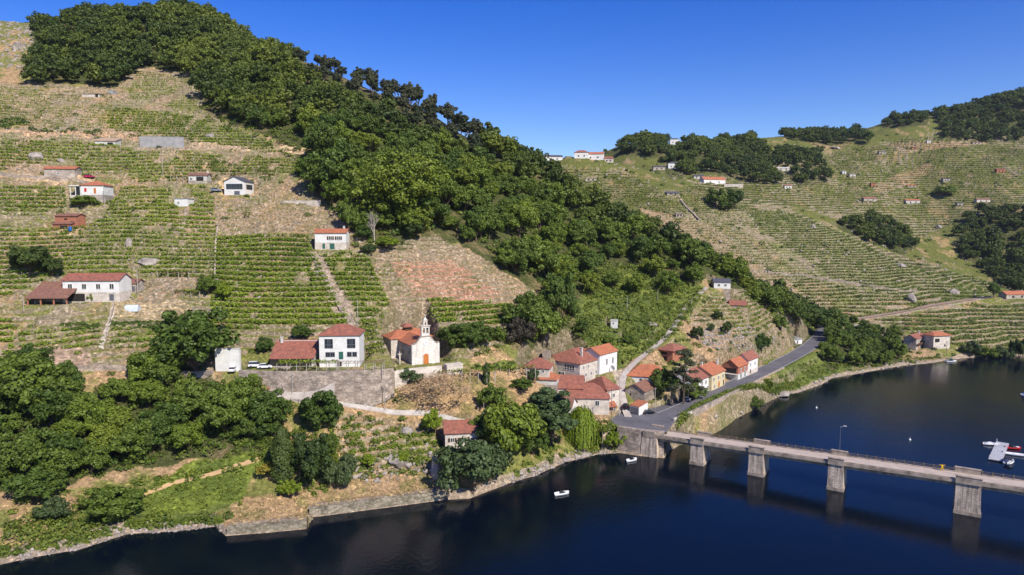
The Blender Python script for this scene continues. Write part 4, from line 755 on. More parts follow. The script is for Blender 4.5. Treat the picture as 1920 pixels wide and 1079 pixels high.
def wood_mass(name, P, label, s0=.85, s1=1.25, dark=1.0):
    Vs, Cs = [], []
    for x, y, z in P:
        V = lw[random.randrange(5)][0]; s = random.uniform(s0, s1); a = random.uniform(0, 6.28); c, s_ = math.cos(a)*s, math.sin(a)*s
        Vs.append(np.c_[V[:, 0]*c-V[:, 1]*s_+x, V[:, 0]*s_+V[:, 1]*c+y, V[:, 2]*s*random.uniform(.85, 1.15)+z-.4])
        lt = float(lightness(np.array([x]), np.array([y]))[0]); t = min(1, max(0, (lt-.35)*2.2))*dark*.75+random.random()*.25; Cs.append(np.full((len(V), 3), t))
    V = np.concatenate(Vs); o = link(bpy.data.objects.new(name, np_mesh(name, V, np.arange(len(V)).reshape(-1, 4), LM['far'], 4, False, np.concatenate(Cs))))
    return tag(o, label, 'wood', None, 'stuff')
wood_mass('wood', Pf[rest], 'far upper part of the dense green wood on the spur, up to its skyline')
FWL = ['green wood on the far hill above the red roofed farm', 'dark wood on the far skyline at the right edge', 'dark wood low at the right edge behind the bright vineyard spur', 'bushy trees in the gully behind the bright vineyard spur',
 'small clump of trees on the far skyline right of the saddle', 'row of trees along the middle of the far skyline']
for P_, lab in zip(FAR_WOODS, FWL):
    Q, q1, q2 = scatter(P_, 9.0, r); hid = np.zeros(len(Q), bool)
    for bx in ((1248,1284,248,285), (1250,1276,312,345), (1455,1486,318,345)): hid |= (q1 > bx[0]) & (q1 < bx[1]) & (q2 > bx[2]) & (q2 < bx[3])
    Q = Q[clear(Q, 0) & ~hid]; wood_mass('distant_wood', Q, lab, .6, 1.25, .85 if 'farm' in lab or 'gully' in lab else .3)
# single trees and bushes: column, row of the foot, width, height in the picture
SING = [
 ('huge',752,432,130,130,'huge round yellow-green tree towering above the dead tree','broadleaf_tree'), ('wood1',605,382,75,90,'tall dark tree at the lower end of the wood, beside the dry stony field','broadleaf_tree'),
 ('wood2',608,330,70,85,'tall dark tree just above the lowest finger of the wood','broadleaf_tree'),('lime',970,428,60,45,'rounded tree with sunlit yellow crown within the spur wood','broadleaf_tree'),
 ('near0',652,452,36,62,'dark upright tree behind the white house on the upper vineyard','broadleaf_tree'), ('near1',125,752,50,54,'lone round tree below the garden wall at far left','broadleaf_tree'),
 ('near0',355,728,135,120,'large spreading tree at the top of the left thicket beside the white wall','broadleaf_tree'), ('near1',285,735,90,70,'round tree leaning from the top of the left thicket under the garden','broadleaf_tree'),
 ('near0',35,800,120,110,'big dark tree at the left edge above the river','broadleaf_tree'), ('near1',445,800,90,74,'leafy tree below the small orange roofed house','broadleaf_tree'), ('near0',500,822,80,70,'leafy tree hiding the front of the small orange roofed house','broadleaf_tree'),
 ('near1',597,822,76,74,'round tree standing below the bend of the pale lane','broadleaf_tree'), ('dark',578,925,92,96,'broad very dark tree above the dry river bank','broadleaf_tree'),
 ('olive',625,930,60,60,'loose grey-green bush right of the very dark tree','bush'), ('yellow',503,902,46,30,'yellow flowering bush beside the meadow path','bush'), ('lime',540,940,46,36,'pale green bush under the very dark tree','bush'),
 ('lime',808,828,48,50,'round bright yellow-green tree left of the riverside house','broadleaf_tree'), ('near0',921,782,50,50,'compact green tree in the dry field below the pergola','broadleaf_tree'), ('olive',765,724,54,30,'wide flat topped olive bush below the church wall','bush'),
 ('olive',885,942,148,112,'large grey-green tree overhanging the river beside the riverside house','broadleaf_tree'), ('nearlight',956,892,118,116,'big dark green tree on the river bank, left of the ash','broadleaf_tree'), ('near0',918,852,80,62,'green tree tucked behind the riverside house','broadleaf_tree'),
 ('ash',1036,862,88,104,'tall loose ash tree on the bank left of the willow','broadleaf_tree'), ('near0',1000,868,56,62,'dark tree squeezed between the big bank trees','broadleaf_tree'),
 ('purple',978,672,48,58,'dark purplish round tree above the terraced garden','broadleaf_tree'), ('near1',1015,672,80,80,'green tree beside the purplish tree above the village','broadleaf_tree'), ('near0',1050,655,60,100,'tall dark tree at the lower corner of the wood','broadleaf_tree'),
 ('near0',977,742,42,24,'low green bush in the dry garden left of the village','bush'), ('olive',1000,722,30,26,'grey-green bush by the smallest orange roof','bush'), ('near1',1248,757,50,44,'green tree beside the white garage','broadleaf_tree'), ('near0',1305,752,44,30,'bushy tree between pine and white row house','broadleaf_tree'),
 ('dark',1308,642,22,26,'small dark round tree on the rubble slope above the brick shed','broadleaf_tree'), ('olive',1335,628,15,16,'smallest grey olive tree on the rubble slope','broadleaf_tree'), ('dark',1365,630,22,24,'dark olive tree right of the smallest one on the rubble slope','broadleaf_tree'), ('dark',1346,605,18,18,'dark tree just under the vegetable plot on the spur','broadleaf_tree'),
 ('near0',1428,680,34,32,'green tree behind the last white row house','broadleaf_tree'), ('near1',1414,768,34,24,'dark bushy tree on the bank below the road','broadleaf_tree'), ('near0',1440,735,24,20,'small green bush on the rocks below the road','bush'),
 ('near0',1465,628,26,28,'small round green tree at the foot of the spur wood by the road','broadleaf_tree'), ('wood0',1500,640,44,44,'tree at the end of the spur wood above the road','broadleaf_tree'), ('wood2',1560,632,58,50,'spreading tree arching over the road where it vanishes','broadleaf_tree'),('wood3',1533,618,44,44,'dark tree arching over the road from the hill side','broadleaf_tree'),
 ('wood1',1345,396,34,38,'left one of the three dark trees standing alone in the far vineyard','broadleaf_tree'), ('wood3',1376,398,34,38,'right one of the three dark trees standing alone in the far vineyard','broadleaf_tree'), ('wood2',1361,400,26,24,'low middle one of the three dark trees standing alone in the far vineyard','broadleaf_tree'),
 ('wood0',1867,560,34,28,'round tree at the end of the far road','broadleaf_tree'), ('dark',45,528,90,50,'dark bush mass at the left edge above the open barn','bush'), ('dark',92,528,46,34,'dark bush directly above the tiled barn roof','bush'), ('near0',388,562,38,38,'dark tree at the upper corner of the vegetable garden','broadleaf_tree'), ('lime',418,566,34,34,'lighter tree beside the dark one at the corner of the vegetable garden','broadleaf_tree'),
 ('dark',775,458,50,34,'dark bush at the foot of the wood above the dry field','bush'), ('lime',725,475,60,24,'bright green bush right of the white house on the upper vineyard','bush'), ('olive',690,482,40,18,'olive bush below the dead tree','bush'), ('near0',150,392,44,22,'bush below the white house with the porch','bush'), ('lime',169,567,22,18,'round garden bush in front of the long white house','bush'),
 ('near1',850,664,60,46,'big green bush just right of the church','bush'), ('near0',895,662,60,48,'green bush second to the right of the church','bush'), ('near1',935,642,30,28,'dark round bush at the edge of the scrub behind the church','bush'), ('near0',565,662,40,26,'green bush on the bank above the restaurant','bush'), ('near1',495,668,30,30,'green bush left of the restaurant','bush'),
 ('olive',1825,672,34,30,'grey-green shore bush right of the tiled river huts','bush'), ('near0',1852,672,34,24,'dark shore bush, middle of the far bank','bush'), ('olive',1882,672,36,30,'pale shore bush near the right edge','bush'), ('dark',1914,672,30,44,'tall dark shore bush at the right edge','bush'),
 ('wood1',1776,372,34,20,'low dark bush on the far hillside below a ruined hut','bush'), ('wood0',1630,272,28,24,'round tree on the far skyline slope','broadleaf_tree'), ('lime',1213,800,1,1,'','')][:-1]
PR['huge'] = tree_proto('broadleaf_tree', 14, 26, 3, LM['light'], 77, 'x', 'tree', nclump=110, leaves=16000, leaf=.62, clr=(.12, .22), trunk=.6); PR['lime'] = one('lime', seed=51); PR['olive'] = one('olive', seed=52); PR['dark'] = one('dark', seed=53); PR['yellow'] = one('yellow', seed=54); PR['purple'] = one('purple', seed=55)
PR['ash'] = one('olive', seed=56, Hh=11, z0=1, nclump=60, clr=(.10, .2))
dims = {}
def put(key, px_, py_, wp, hp, lab, name, cat=None):
    nb = 0.0 if any(q in lab for q in ('road wall', 'below the road', 'below the row', 'overhanging the water beside')) else 2.0
    g = hit(px_, py_); k_ = g.y/F; pr = PR[key]
    if key not in dims:
        c = [o for o in pr.children if o.name.startswith('crown')][0].data; a = np.empty(len(c.vertices)*3, np.float32); c.vertices.foreach_get('co', a); a = a.reshape(-1, 3)
        dims[key] = (np.ptp(a[:, 0])*.96, a[:, 2].max())
    s = wp*k_*1.16/dims[key][0]; szz = hp*k_*1.08/dims[key][1]
    o = make(pr, (g.x, g.y+s*nb, (gz(g.x, g.y+s*nb) if nb else g.z)-.3), s, szz, lab, cat or ('bush' if name == 'bush' else 'tree'), None); o.name = name; return o
for a in SING: put(*a)
def willow():
    r_ = np.random.default_rng(8); g = hit(1092, 846); root = empty('willow_tree', (g.x, g.y+3, gz(g.x, g.y+3)-.2), 0, 'weeping willow with hanging bright green strands below the stone houses', 'willow')
    n = 420; a = r_.uniform(0, 6.28, n); rr = np.sqrt(r_.random(n))*5.4; zt = 11.5*np.sqrt(1-(rr/6.2)**2)*r_.uniform(.85, 1.05, n)+.8; Vs = []
    ln = r_.uniform(3, 8, n)*np.where(rr > 3.2, 1.1, .5)
    for i in range(n):
        m = 26; t = np.linspace(0, 1, m); z = np.maximum(zt[i]-t*ln[i], .6); e = .5*np.sqrt(t); P = np.c_[(rr[i]+e)*math.cos(a[i])+r_.normal(size=m)*.10, (rr[i]+e)*math.sin(a[i])+r_.normal(size=m)*.10, z]
        V, _ = quads(P, np.c_[np.full(m, math.cos(a[i])), np.full(m, math.sin(a[i])), np.full(m, .35)]+r_.normal(size=(m, 3))*.35, np.full(m, .32), 1, r_); Vs.append(V)
    V = np.concatenate(Vs); o = link(bpy.data.objects.new('crown', np_mesh('crown', V, np.arange(len(V)).reshape(-1, 4), LM['lime']))); o.parent = root
    MB().tube((0,0,-1), (.2,0,5), .5, .3, 8).tube((.2,0,5), (2,1,9), .25, .1).tube((.2,0,5), (-2,-1,9), .25, .1).build('trunk', M['bark'], root)
willow()
def cypress(px_, py_, hp, wp, lab, lm='dark'):
    r_ = np.random.default_rng(9); g = hit(px_, py_); h_ = hp*g.y/F; w_ = wp*g.y/F; root = empty('cypress_tree', g, 0, lab, 'tree'); n = 5000; t = r_.random(n); a = r_.uniform(0, 6.28, n); rr = w_*.5*np.sin(np.clip(t*.86+.1, 0, 1)*3.14)**.6*(1-t*.35)*r_.uniform(.75, 1.05, n)*(1+.16*np.sin(a*3+t*14))
    P = np.c_[rr*np.cos(a), rr*np.sin(a), t*h_+.2]; V, Fc = quads(P, np.c_[np.cos(a), np.sin(a), a*0+.4]+r_.normal(size=(n, 3))*.4, np.full(n, .38), 1, r_)
    o = link(bpy.data.objects.new('crown', np_mesh('crown', V, Fc, LM[lm]))); o.parent = root; MB().tube((0,0,-1), (0,0,h_*.6), .12, .06).build('trunk', M['bark'], root)
cypress(531, 903, 104, 54, 'narrow dark tree beside the bright meadow')
cypress(912, 722, 40, 14, 'slim dark cypress at the end of the church pergola')
def pine_big():
    g = hit(1281, 764); hh = 110*g.y/F; root = empty('pine_tree', g, 0, 'tall dark pine rising between the village houses', 'pine tree'); r_ = np.random.default_rng(12); mb = MB(); mb.tube((0,0,-1), (.3,.2,hh*.95), .38, .1, 8); cs = []
    for i in range(34):
        t = r_.uniform(.28, 1); a = r_.uniform(0, 6.28); L_ = (1.12-t)*6.6+.8; e = np.array([math.cos(a)*L_, math.sin(a)*L_, t*hh+L_*.12]); mb.tube((.2,.1,t*hh), tuple(e), .09, .03, 4)
        cs += [(e*.55+np.array([0,0,t*hh*.45]), 1.1), (e, 1.25)]
    cs.append((np.array([.3,.2,hh]), 1.2)); mb.build('trunk', M['bark'], root); Vs = []
    for c, q in cs:
        d = r_.normal(size=(85, 3)); d /= np.linalg.norm(d, axis=1, keepdims=True); Vs.append(quads(c+d*q*np.array([1.2, 1.2, .55])*r_.uniform(.4, 1, (85, 1)), d+np.array([0, 0, .6]), np.full(85, .42), 1, r_)[0])
    V = np.concatenate(Vs); o = link(bpy.data.objects.new('crown', np_mesh('crown', V, np.arange(len(V)).reshape(-1, 4), LM['pine']))); o.parent = root
pine_big()
def bare_tree(px_, py_, hp, wp, lab, mat, seed, dense=5, name='dead_tree'):
    g = hit(px_, py_); hh = hp*g.y/F; sprd = wp*g.y/F/hh; random.seed(seed); root = empty(name, g, 0, lab, 'tree'); mb = MB()
    def br(p, d, L_, r_, lv):
        q = p+d*L_; mb.tube(p, q, r_, r_*.6, 5)
        if lv == 0: return
        for _ in range(dense if lv < 3 else 4): dd = (d+Vector((random.uniform(-1, 1)*sprd, random.uniform(-1, 1)*sprd, random.uniform(-.1, .5)))*.8).normalized(); br(p.lerp(q, random.uniform(.5, 1)), dd, L_*random.uniform(.55, .8), r_*.5, lv-1)
    br(Vector((0, 0, -.4)), Vector((0, 0, 1)), hh*.36, max(.14, hh*.022), 3); mb.build('trunk', mat, root)
bare_tree(702, 458, 74, 50, 'dead tree with bare white branches in front of the wood', M['barkp'], 4)
bare_tree(757, 425, 40, 22, 'smaller bare white trunk at the edge of the wood right of the dead tree', M['barkp'], 6, 3)
PR['brown'] = one('brown', seed=57, leaves=5200, leaf=.14, name='bush', trunk=0); put('brown', 815, 795, 150, 62, 'wide leafless brownish thicket below the church pergola', 'bush')
bare_tree(178, 30, 26, 18, 'bare pale tree on the skyline at the left of the wood', M['barkp'], 9)
random.seed(11)
# vines in rows along the terraces, one object for each field
VF = [('vineyard', 'sparse young vines on the pale terraces at upper left', [(-200,150),(0,160),(205,178),(222,190),(195,240),(0,238),(-200,238)], .52, .8), ('vineyard', 'thin vines on the stony terraces below the top of the wood', [(258,132),(370,150),(382,215),(235,185)], .55, .8),
 ('vineyard', 'green vine rows above the long concrete wall', [(205,198),(385,222),(470,255),(540,290),(350,262),(200,242)], .9, 1.0), ('vineyard', 'vine rows below the upper terrace track', [(-200,262),(180,265),(262,285),(350,285),(560,300),(600,330),(480,325),(420,325),(345,335),(300,345),(150,325),(140,300),(0,318),(-200,310)], .75, 1.0),
 ('vineyard', 'vine rows left of the white house with the porch', [(-200,345),(120,350),(125,395),(98,402),(0,402),(-200,402)], .8, 1.0), ('vineyard', 'vine rows between the white porch house and the glazed house', [(202,350),(320,352),(325,392),(355,392),(358,350),(402,372),(405,440),(200,400)], .95, 1.0),
 ('vineyard', 'vine rows above the long white farmhouse', [(-200,405),(95,432),(150,430),(200,402),(405,442),(403,520),(255,516),(110,514),(0,560),(-200,560)], .85, 1.0), ('vineyard', 'lush vine block left of the stone stairway', [(405,442),(578,442),(585,470),(660,612),(500,612),(392,622),(400,522)], 1.15, 1.15),
 ('vineyard', 'lush vine rows right of the stone stairway', [(602,480),(688,480),(745,600),(680,606)], 1.15, 1.15), ('vineyard', 'scattered young vines on the dry pinkish terraces', [(692,482),(800,452),(880,466),(998,548),(960,590),(800,560),(742,600)], .24, .8), ('vineyard', 'dense vine rows behind the church', [(800,560),(960,572),(975,608),(820,606)], 1.2, 1.2),
 ('vineyard', 'few vines on the dry stony field above the lush block', [(405,372),(560,382),(618,402),(600,440),(405,440)], .22, .8), ('vineyard', 'vines in the lower garden left of the greenhouse', [(30,620),(195,618),(195,652),(30,655)], .7, 1.0), ('vineyard', 'vines in the garden below the bean rows', [(204,616),(392,626),(385,655),(204,650)], .8, 1.0), ('vineyard', 'bright vines at the left edge below the barn', [(-200,600),(24,600),(24,680),(-200,680)], 1.2, 1.1),
 ('vineyard', 'vines among rocks above the river wall', [(640,795),(820,815),(812,870),(655,865)], .8, 1.0), ('vineyard', 'thin vine rows on the end of the spur', [(1295,560),(1400,548),(1485,600),(1440,655),(1330,590)], .5, .9),
 ('vineyard', 'thin vines between the finger of the wood and the huge tree', [(632,335),(682,340),(686,395),(640,392)], .2, .8)]
def vines(name, label, poly, dens, size, far=False):
    r_ = np.random.default_rng(abs(hash(label)) % 9999 if False else len(label)*7+int(poly[0][0])+500); xs = [p[0] for p in poly]; ys = [p[1] for p in poly]
    Yc = [hit0(min(max(x, -60), 1980), y).y for x, y in poly]; y0, y1 = min(Yc)-6, max(Yc)+6; c0, c1 = min(xs)-4, max(xs)+4
    area = (c1-c0)/F*.5*(y0+y1)*(y1-y0); n = int(area*dens*(4.8 if not far else 2.2)); Y = r_.uniform(y0, y1, n); X = (r_.uniform(c0, c1, n)-960)/F*Y
    Hh, h, off, t, fr = H(X, Y, True); px_, py_ = project(X, Y, h); bw = .26 + .07*min(dens, 1)
    m = inpoly(px_, py_, poly) & (np.abs(fr-.42) < bw) & (vnoise(X, Y, 4.5, 81)+.42*min(dens, .72) > .48) & (vnoise(X, Y, 16, 83)+.5*dens > .5) & (t > 0)
    X, Y, Hh = X[m], Y[m], Hh[m]; k = 4 if not far else 2; X, Y, Hh = (np.repeat(a, k) for a in (X, Y, Hh)); q = len(X)
    s = (.44 if not far else .8)*size; P = np.c_[X+r_.normal(size=q)*.28*s*2, Y+r_.normal(size=q)*.22, Hh+r_.uniform(.2, 1.15, q)*size]
    V, Fc = quads(P, r_.normal(size=(q, 3))*.6+np.array([.1, -.3, .8]), s*r_.uniform(.6, 1.25, q), 1, r_); cc = np.repeat(np.clip(vnoise(X, Y, 12, 85)*.7+r_.random(q)*.35, 0, 1), 4)
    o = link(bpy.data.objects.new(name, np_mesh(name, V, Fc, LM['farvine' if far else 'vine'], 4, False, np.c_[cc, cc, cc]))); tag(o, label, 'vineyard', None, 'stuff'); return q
tot = sum(vines(*a) for a in VF)
VB = [('vineyard', 'pale vine terraces below the hilltop village', [(1045,312),(1180,325),(1250,372),(1300,345),(1380,352),(1420,392),(1340,402),(1240,400),(1180,385),(1080,350)], .8, .9),
 ('vineyard', 'bright green vine rows on the ridge of the middle spur', [(1385,388),(1500,402),(1640,462),(1700,486),(1880,536),(1850,556),(1700,560),(1560,520),(1440,440)], .95, .9), ('vineyard', 'dry vine terraces on the near flank of the middle spur', [(1240,402),(1385,400),(1440,440),(1480,500),(1560,520),(1500,560),(1400,515),(1300,455)], .45, .9),
 ('vineyard', 'green vine terraces just above the far road', [(1500,520),(1700,560),(1840,556),(1600,596),(1570,590),(1500,560)], .8, 1.0), ('vineyard', 'vine terraces between the far road and the river', [(1640,600),(1840,572),(2050,570),(2050,650),(1780,648),(1700,620)], 1.0, 1.0),
 ('vineyard', 'vineyards on the far hillside dotted with huts', [(1290,352),(1500,305),(1600,270),(1750,255),(2050,245),(2050,395),(1830,398),(1720,445),(1600,405),(1500,388),(1400,380)], .95, .8)]
tot += sum(vines(*a, far=True) for a in VB); print('VINES', tot)
WL = ['light0', 'light1', 'wood2']
for i in range(0): pass
# undergrowth: low scrub in masses
def scrub(label, poly, space, s0, s1, lo, hi, leaves=46, leaf=.5, name='undergrowth', lm='under'):
    r_ = np.random.default_rng(len(label)+int(space*10)); Q, _, _ = scatter(poly, space, r_); Q = Q[r_.random(len(Q)) < .85]; Q = Q[clear(Q, -1)] if len(Q) else Q; n = len(Q)
    Q[:, 2] = H(Q[:, 0], Q[:, 1]); s = r_.uniform(s0, s1, n); d = r_.normal(size=(n, leaves, 3)); d /= np.linalg.norm(d, axis=2, keepdims=True); d[..., 2] = np.abs(d[..., 2])
    P = Q[:, None, :]+d*s[:, None, None]*np.array([1, 1, .75])*r_.uniform(.7, 1.05, (n, leaves, 1)); q = n*leaves
    V, Fc = quads(P.reshape(-1, 3), d.reshape(-1, 3)+r_.normal(size=(q, 3))*.4+np.array([0, 0, .2]), leaf*r_.uniform(.6, 1.3, q), 1, r_)
    c_ = np.repeat(np.clip(lo+(hi-lo)*r_.random(n), 0, 1), leaves*4); o = link(bpy.data.objects.new(name, np_mesh(name, V, Fc, LM[lm], 4, False, np.c_[c_, c_, c_]))); tag(o, label, 'scrub', None, 'stuff')
scrub('dense undergrowth beneath the thicket at lower left', WOODS, 2.5, 1.3, 2.6, .0, .55, 60, .5)
scrub('green scrub on the slope between the wood and the village', SHRUB, 2.5, 1.2, 2.7, .2, .95, 60, .55)
scrub('green scrub between the dark tall tree and the stone ruin', [(1025,640),(1085,560),(1092,665),(1060,672),(1020,668)], 2.4, 1.0, 2.2, .1, .8, 55, .5)
scrub('green bushes on the bank between the willow and the bridge wall', [(1085,846),(1100,812),(1150,800),(1158,846),(1120,850)], 2.0, .9, 1.9, .4, 1.0, 60, .4)
scrub('bright grass clumps of the meadow above the left river bank', MEADOW, 1.6, .4, .9, .6, 1.0, 18, .4)
scrub('dense bushes along the left river bank below the meadow', [(-40,1075),(0,985),(90,960),(180,940),(250,955),(330,975),(450,960),(440,985),(330,992),(240,995),(150,1022)], 2.2, 1.0, 2.4, .1, .7, 70, .42)
scrub('bushes between thicket and meadow at lower left', [(0,930),(200,905),(330,890),(440,850),(530,860),(420,905),(280,930),(200,950),(120,1000),(0,1000)], 3.4, .8, 2.0, .2, .9, 60, .42)
scrub('green scrub on the dry slope above the river wall', [(600,840),(630,770),(830,795),(830,860),(800,890),(660,900),(600,920)], 1.9, .5, 1.5, .2, .8, 55, .4)
scrub('bright climbing scrub behind the white house near the church', [(672,602),(758,606),(752,655),(720,665),(690,660)], 1.5, 1.1, 1.8, .75, 1.0, 50, .42)
scrub('scrub covering the bank between church and wood', [(825,625),(940,610),(960,650),(900,668),(830,668)], 3.0, 1.2, 2.4, .1, .5, 60, .45)
scrub('mixed scrub on the rubble slope above the row houses', [(1180,700),(1240,640),(1300,560),(1420,550),(1500,610),(1480,660),(1430,690),(1300,720)], 4.2, .6, 1.7, .1, .8, 50, .5)
scrub('scrub on the bank below the road', [(1262,825),(1300,792),(1420,738),(1540,672),(1590,690),(1470,738),(1400,764),(1340,790)], 2.8, .8, 1.9, .2, .9, 55, .45)
scrub('scrub along the water below the bank trees', [(930,912),(1000,880),(1120,835),(1165,842),(1120,852),(1000,892),(940,914)], 2.6, .6, 1.3, .3, .9, 50, .4)
scrub('dark bushes above the upper terrace track', [(-60,222),(60,224),(70,240),(185,242),(195,252),(-60,240)], 3.4, 1.4, 2.6, 0, .15, 60, .6)
scrub('green scrub along the cut above the glazed house', [(395,300),(510,312),(520,340),(430,328),(390,325)], 3.6, 1.3, 2.4, .2, .5, 60, .55)
scrub('bushes in the left gardens and terraces', [(0,570),(45,590),(200,600),(400,600),(500,640),(500,690),(430,720),(0,700)], 9, .7, 1.5, .3, .9, 50, .45)
scrub('bushes scattered over the left vineyard slope', [(0,150),(380,215),(620,330),(640,440),(400,600),(0,560)], 15, .8, 2.0, .1, .6, 60, .5)
scrub('bushes scattered over the far hillsides', [(1045,305),(1500,262),(1640,250),(1920,260),(1920,560),(1500,560),(1200,400)], 19, 1.2, 3.2, .0, .45, 40, .9)
scrub('bushes at the foot of the far bank', [(1560,690),(1700,640),(1920,655),(1920,667),(1700,684),(1600,700)], 5, 1, 2.2, .1, .7, 50, .6)
scrub('garden bean rows in dark green beside the farmhouse path', [(205,600),(333,602),(330,614),(205,613)], .8, .5, .8, .0, .2, 24, .4, 'bean_rows')
scrub('leafy vegetable bed below the farmhouse path', [(116,604),(185,604),(184,620),(116,620)], .8, .5, .8, .0, .2, 24, .4, 'vegetable_bed')
scrub('green vegetable plot right of the church', [(880,686),(972,678),(960,696),(885,696)], .9, .4, .7, .0, .2, 22, .4, 'vegetable_bed')
scrub('dark green vegetable plot on the spur above the rubble slope', [(1297,592),(1336,590),(1332,602),(1298,604)], 1.2, .3, .5, .1, .3, 14, .4, 'vegetable_bed')

scrub('undergrowth along the lower edge of the spur wood', [(255,115),(380,130),(385,225),(468,262),(563,306),(573,355),(622,392),(662,462),(760,468),(830,430),(890,450),(960,500),(1030,545),(1015,610),(960,600),(1070,560),(1120,495),(1240,515),(1320,525),(1390,548),(1450,590),(1505,640),(1550,655),(1560,620),(1400,520),(1200,440),(900,400),(600,220),(400,100)], 4.2, 1.4, 3.0, .05, .7, 44, .75)
for pts_, n_ in (([(440,955),(600,890),(830,865),(836,935),(740,948),(640,962),(580,985),(430,1000)], 1.5), ([(735,745),(1000,715),(1010,790),(900,800),(840,790),(740,760)], 1.7), ([(620,780),(830,800),(820,870),(650,860),(600,830)], 2.2), ([(0,150),(215,168),(240,130),(370,150),(400,240),(620,330),(690,380),(690,460),(870,460),(1000,550),(960,640),(0,700)], 3.6), ([(1190,640),(1300,560),(1420,560),(1500,640),(1440,690),(1300,700),(1170,700)], 2.6), ([(0,930),(200,920),(100,1020),(0,1040)], 1.6)):
    scrub('dry straw coloured grass tufts, patch around column %d' % pts_[0][0] if False else {1.5: 'dry straw grass on the bank above the quay', 1.7: 'dry straw grass on the slope below the church', 2.2: 'dry straw grass between the rocky vines by the river', 3.6: 'dry straw grass on the left vineyard terraces', 2.6: 'dry straw grass on the rubble slope above the road', 1.6: 'dry straw grass at the lower left edge'}[n_], pts_, n_, .25, .7, 0, 1, 14, .3, 'dry_grass', 'straw')
for px_, py_, wp, hp, key, lab in [(1110,560,34,44,'light0','pale green tree at the left edge of the scrub slope'),(1190,560,36,40,'light1','pale green tree in the middle of the scrub slope'),(1150,545,30,34,'wood1','dark green tree at the top of the scrub slope'),(1255,560,40,46,'light0','sunlit tree at the top right of the scrub slope'),(1300,545,34,44,'light1','sunlit tree just left of the hill house path'),(1225,530,40,44,'light1','yellow-green tree where wood meets scrub'),(1090,640,26,30,'near0','small tree at the left foot of the scrub slope'),(1180,650,26,18,'near1','low bush above the lane on the scrub slope'),(1140,650,24,16,'near0','low bush above the largest village house')]:
    put(key, px_, py_, wp, hp, lab, 'broadleaf_tree' if 'tree' in lab else 'bush')

def scrub_face(label, poly, n, s0, s1, lo, hi, leaves=60, leaf=.4):
    """creepers and bushes rooted on a steep face"""
    r_ = np.random.default_rng(n); xs = [p[0] for p in poly]; ys = [p[1] for p in poly]; Q = []
    while len(Q) < n:
        x, y = r_.uniform(min(xs), max(xs)), r_.uniform(min(ys), max(ys))
        if inpoly(np.array([x]), np.array([y]), poly)[0]: g = hit(x, y); Q.append(tuple(g))
    Q = np.array(Q); s = r_.uniform(s0, s1, n); d = r_.normal(size=(n, leaves, 3)); d /= np.linalg.norm(d, axis=2, keepdims=True); d[..., 1] = -np.abs(d[..., 1])*.8+.2
    P = Q[:, None, :]+d*s[:, None, None]*np.array([1, .8, 1])*r_.uniform(.5, 1.05, (n, leaves, 1)); P[..., 2] = np.maximum(P[..., 2], .15); V, Fc = quads(P.reshape(-1, 3), d.reshape(-1, 3)+r_.normal(size=(n*leaves, 3))*.4+np.array([0, -.2, .4]), leaf*r_.uniform(.6, 1.3, n*leaves), 1, r_)
    c_ = np.repeat(np.clip(lo+(hi-lo)*r_.random(n), 0, 1), leaves*4); tag(link(bpy.data.objects.new('undergrowth', np_mesh('undergrowth', V, Fc, LM['under'], 4, False, np.c_[c_, c_, c_]))), label, 'scrub', None, 'stuff')
scrub_face('creepers and bushes hanging on the wall of the riverside road', [(1262,826),(1300,800),(1335,780),(1400,750),(1470,718),(1500,724),(1440,745),(1400,762),(1345,784),(1300,806),(1275,830)], 330, .6, 2.0, .1, 1.0)
scrub_face('weeds growing from the bank under the village houses', [(1040,800),(1150,785),(1156,835),(1120,845),(1050,862),(1000,885),(960,900)], 110, .6, 1.5, .2, .9)
scrub_face('ragged green scrub along the water at lower left', [(0,1040),(60,1020),(150,1005),(240,978),(330,978),(410,968),(415,985),(330,992),(240,996),(150,1022),(60,1038),(0,1052)], 120, .5, 1.3, .1, .8)

scrub_face('mixed bushes on the slope between the small orange roofed house and the river trees', [(430,830),(545,800),(560,745),(625,765),(640,860),(630,925),(560,935),(500,880)], 130, .7, 2.0, .1, .9, 80)
for px_, py_, wp, hp, key, lab in [(648,915,54,58,'olive','loose olive green tree between the very dark tree and the vine terraces'),(612,868,40,46,'near1','leafy bush just below the round tree under the lane'),(690,880,34,26,'lime','pale green bush low in the dry bank terraces'),(752,880,30,24,'lime','pale green bush left of the huge cracked boulder'),(60,955,90,60,'near0','leafy tree low at the left edge over the river'),(200,985,110,58,'near1','spreading tree at the water edge at lower left'),(95,985,60,50,'olive','grey-green tree left of the spreading waterside tree'),(1150,846,46,36,'lime','bright yellow-green shrub overhanging the water beside the white boat')]:
    put(key, px_, py_, wp, hp, lab, 'broadleaf_tree' if 'tree' in lab else 'bush')

scrub_face('weeds rooted in the tall retaining wall and the lane below it', [(500,722),(560,725),(740,712),(745,755),(640,752),(560,745)], 60, .3, .8, .1, .7, 40, .3)
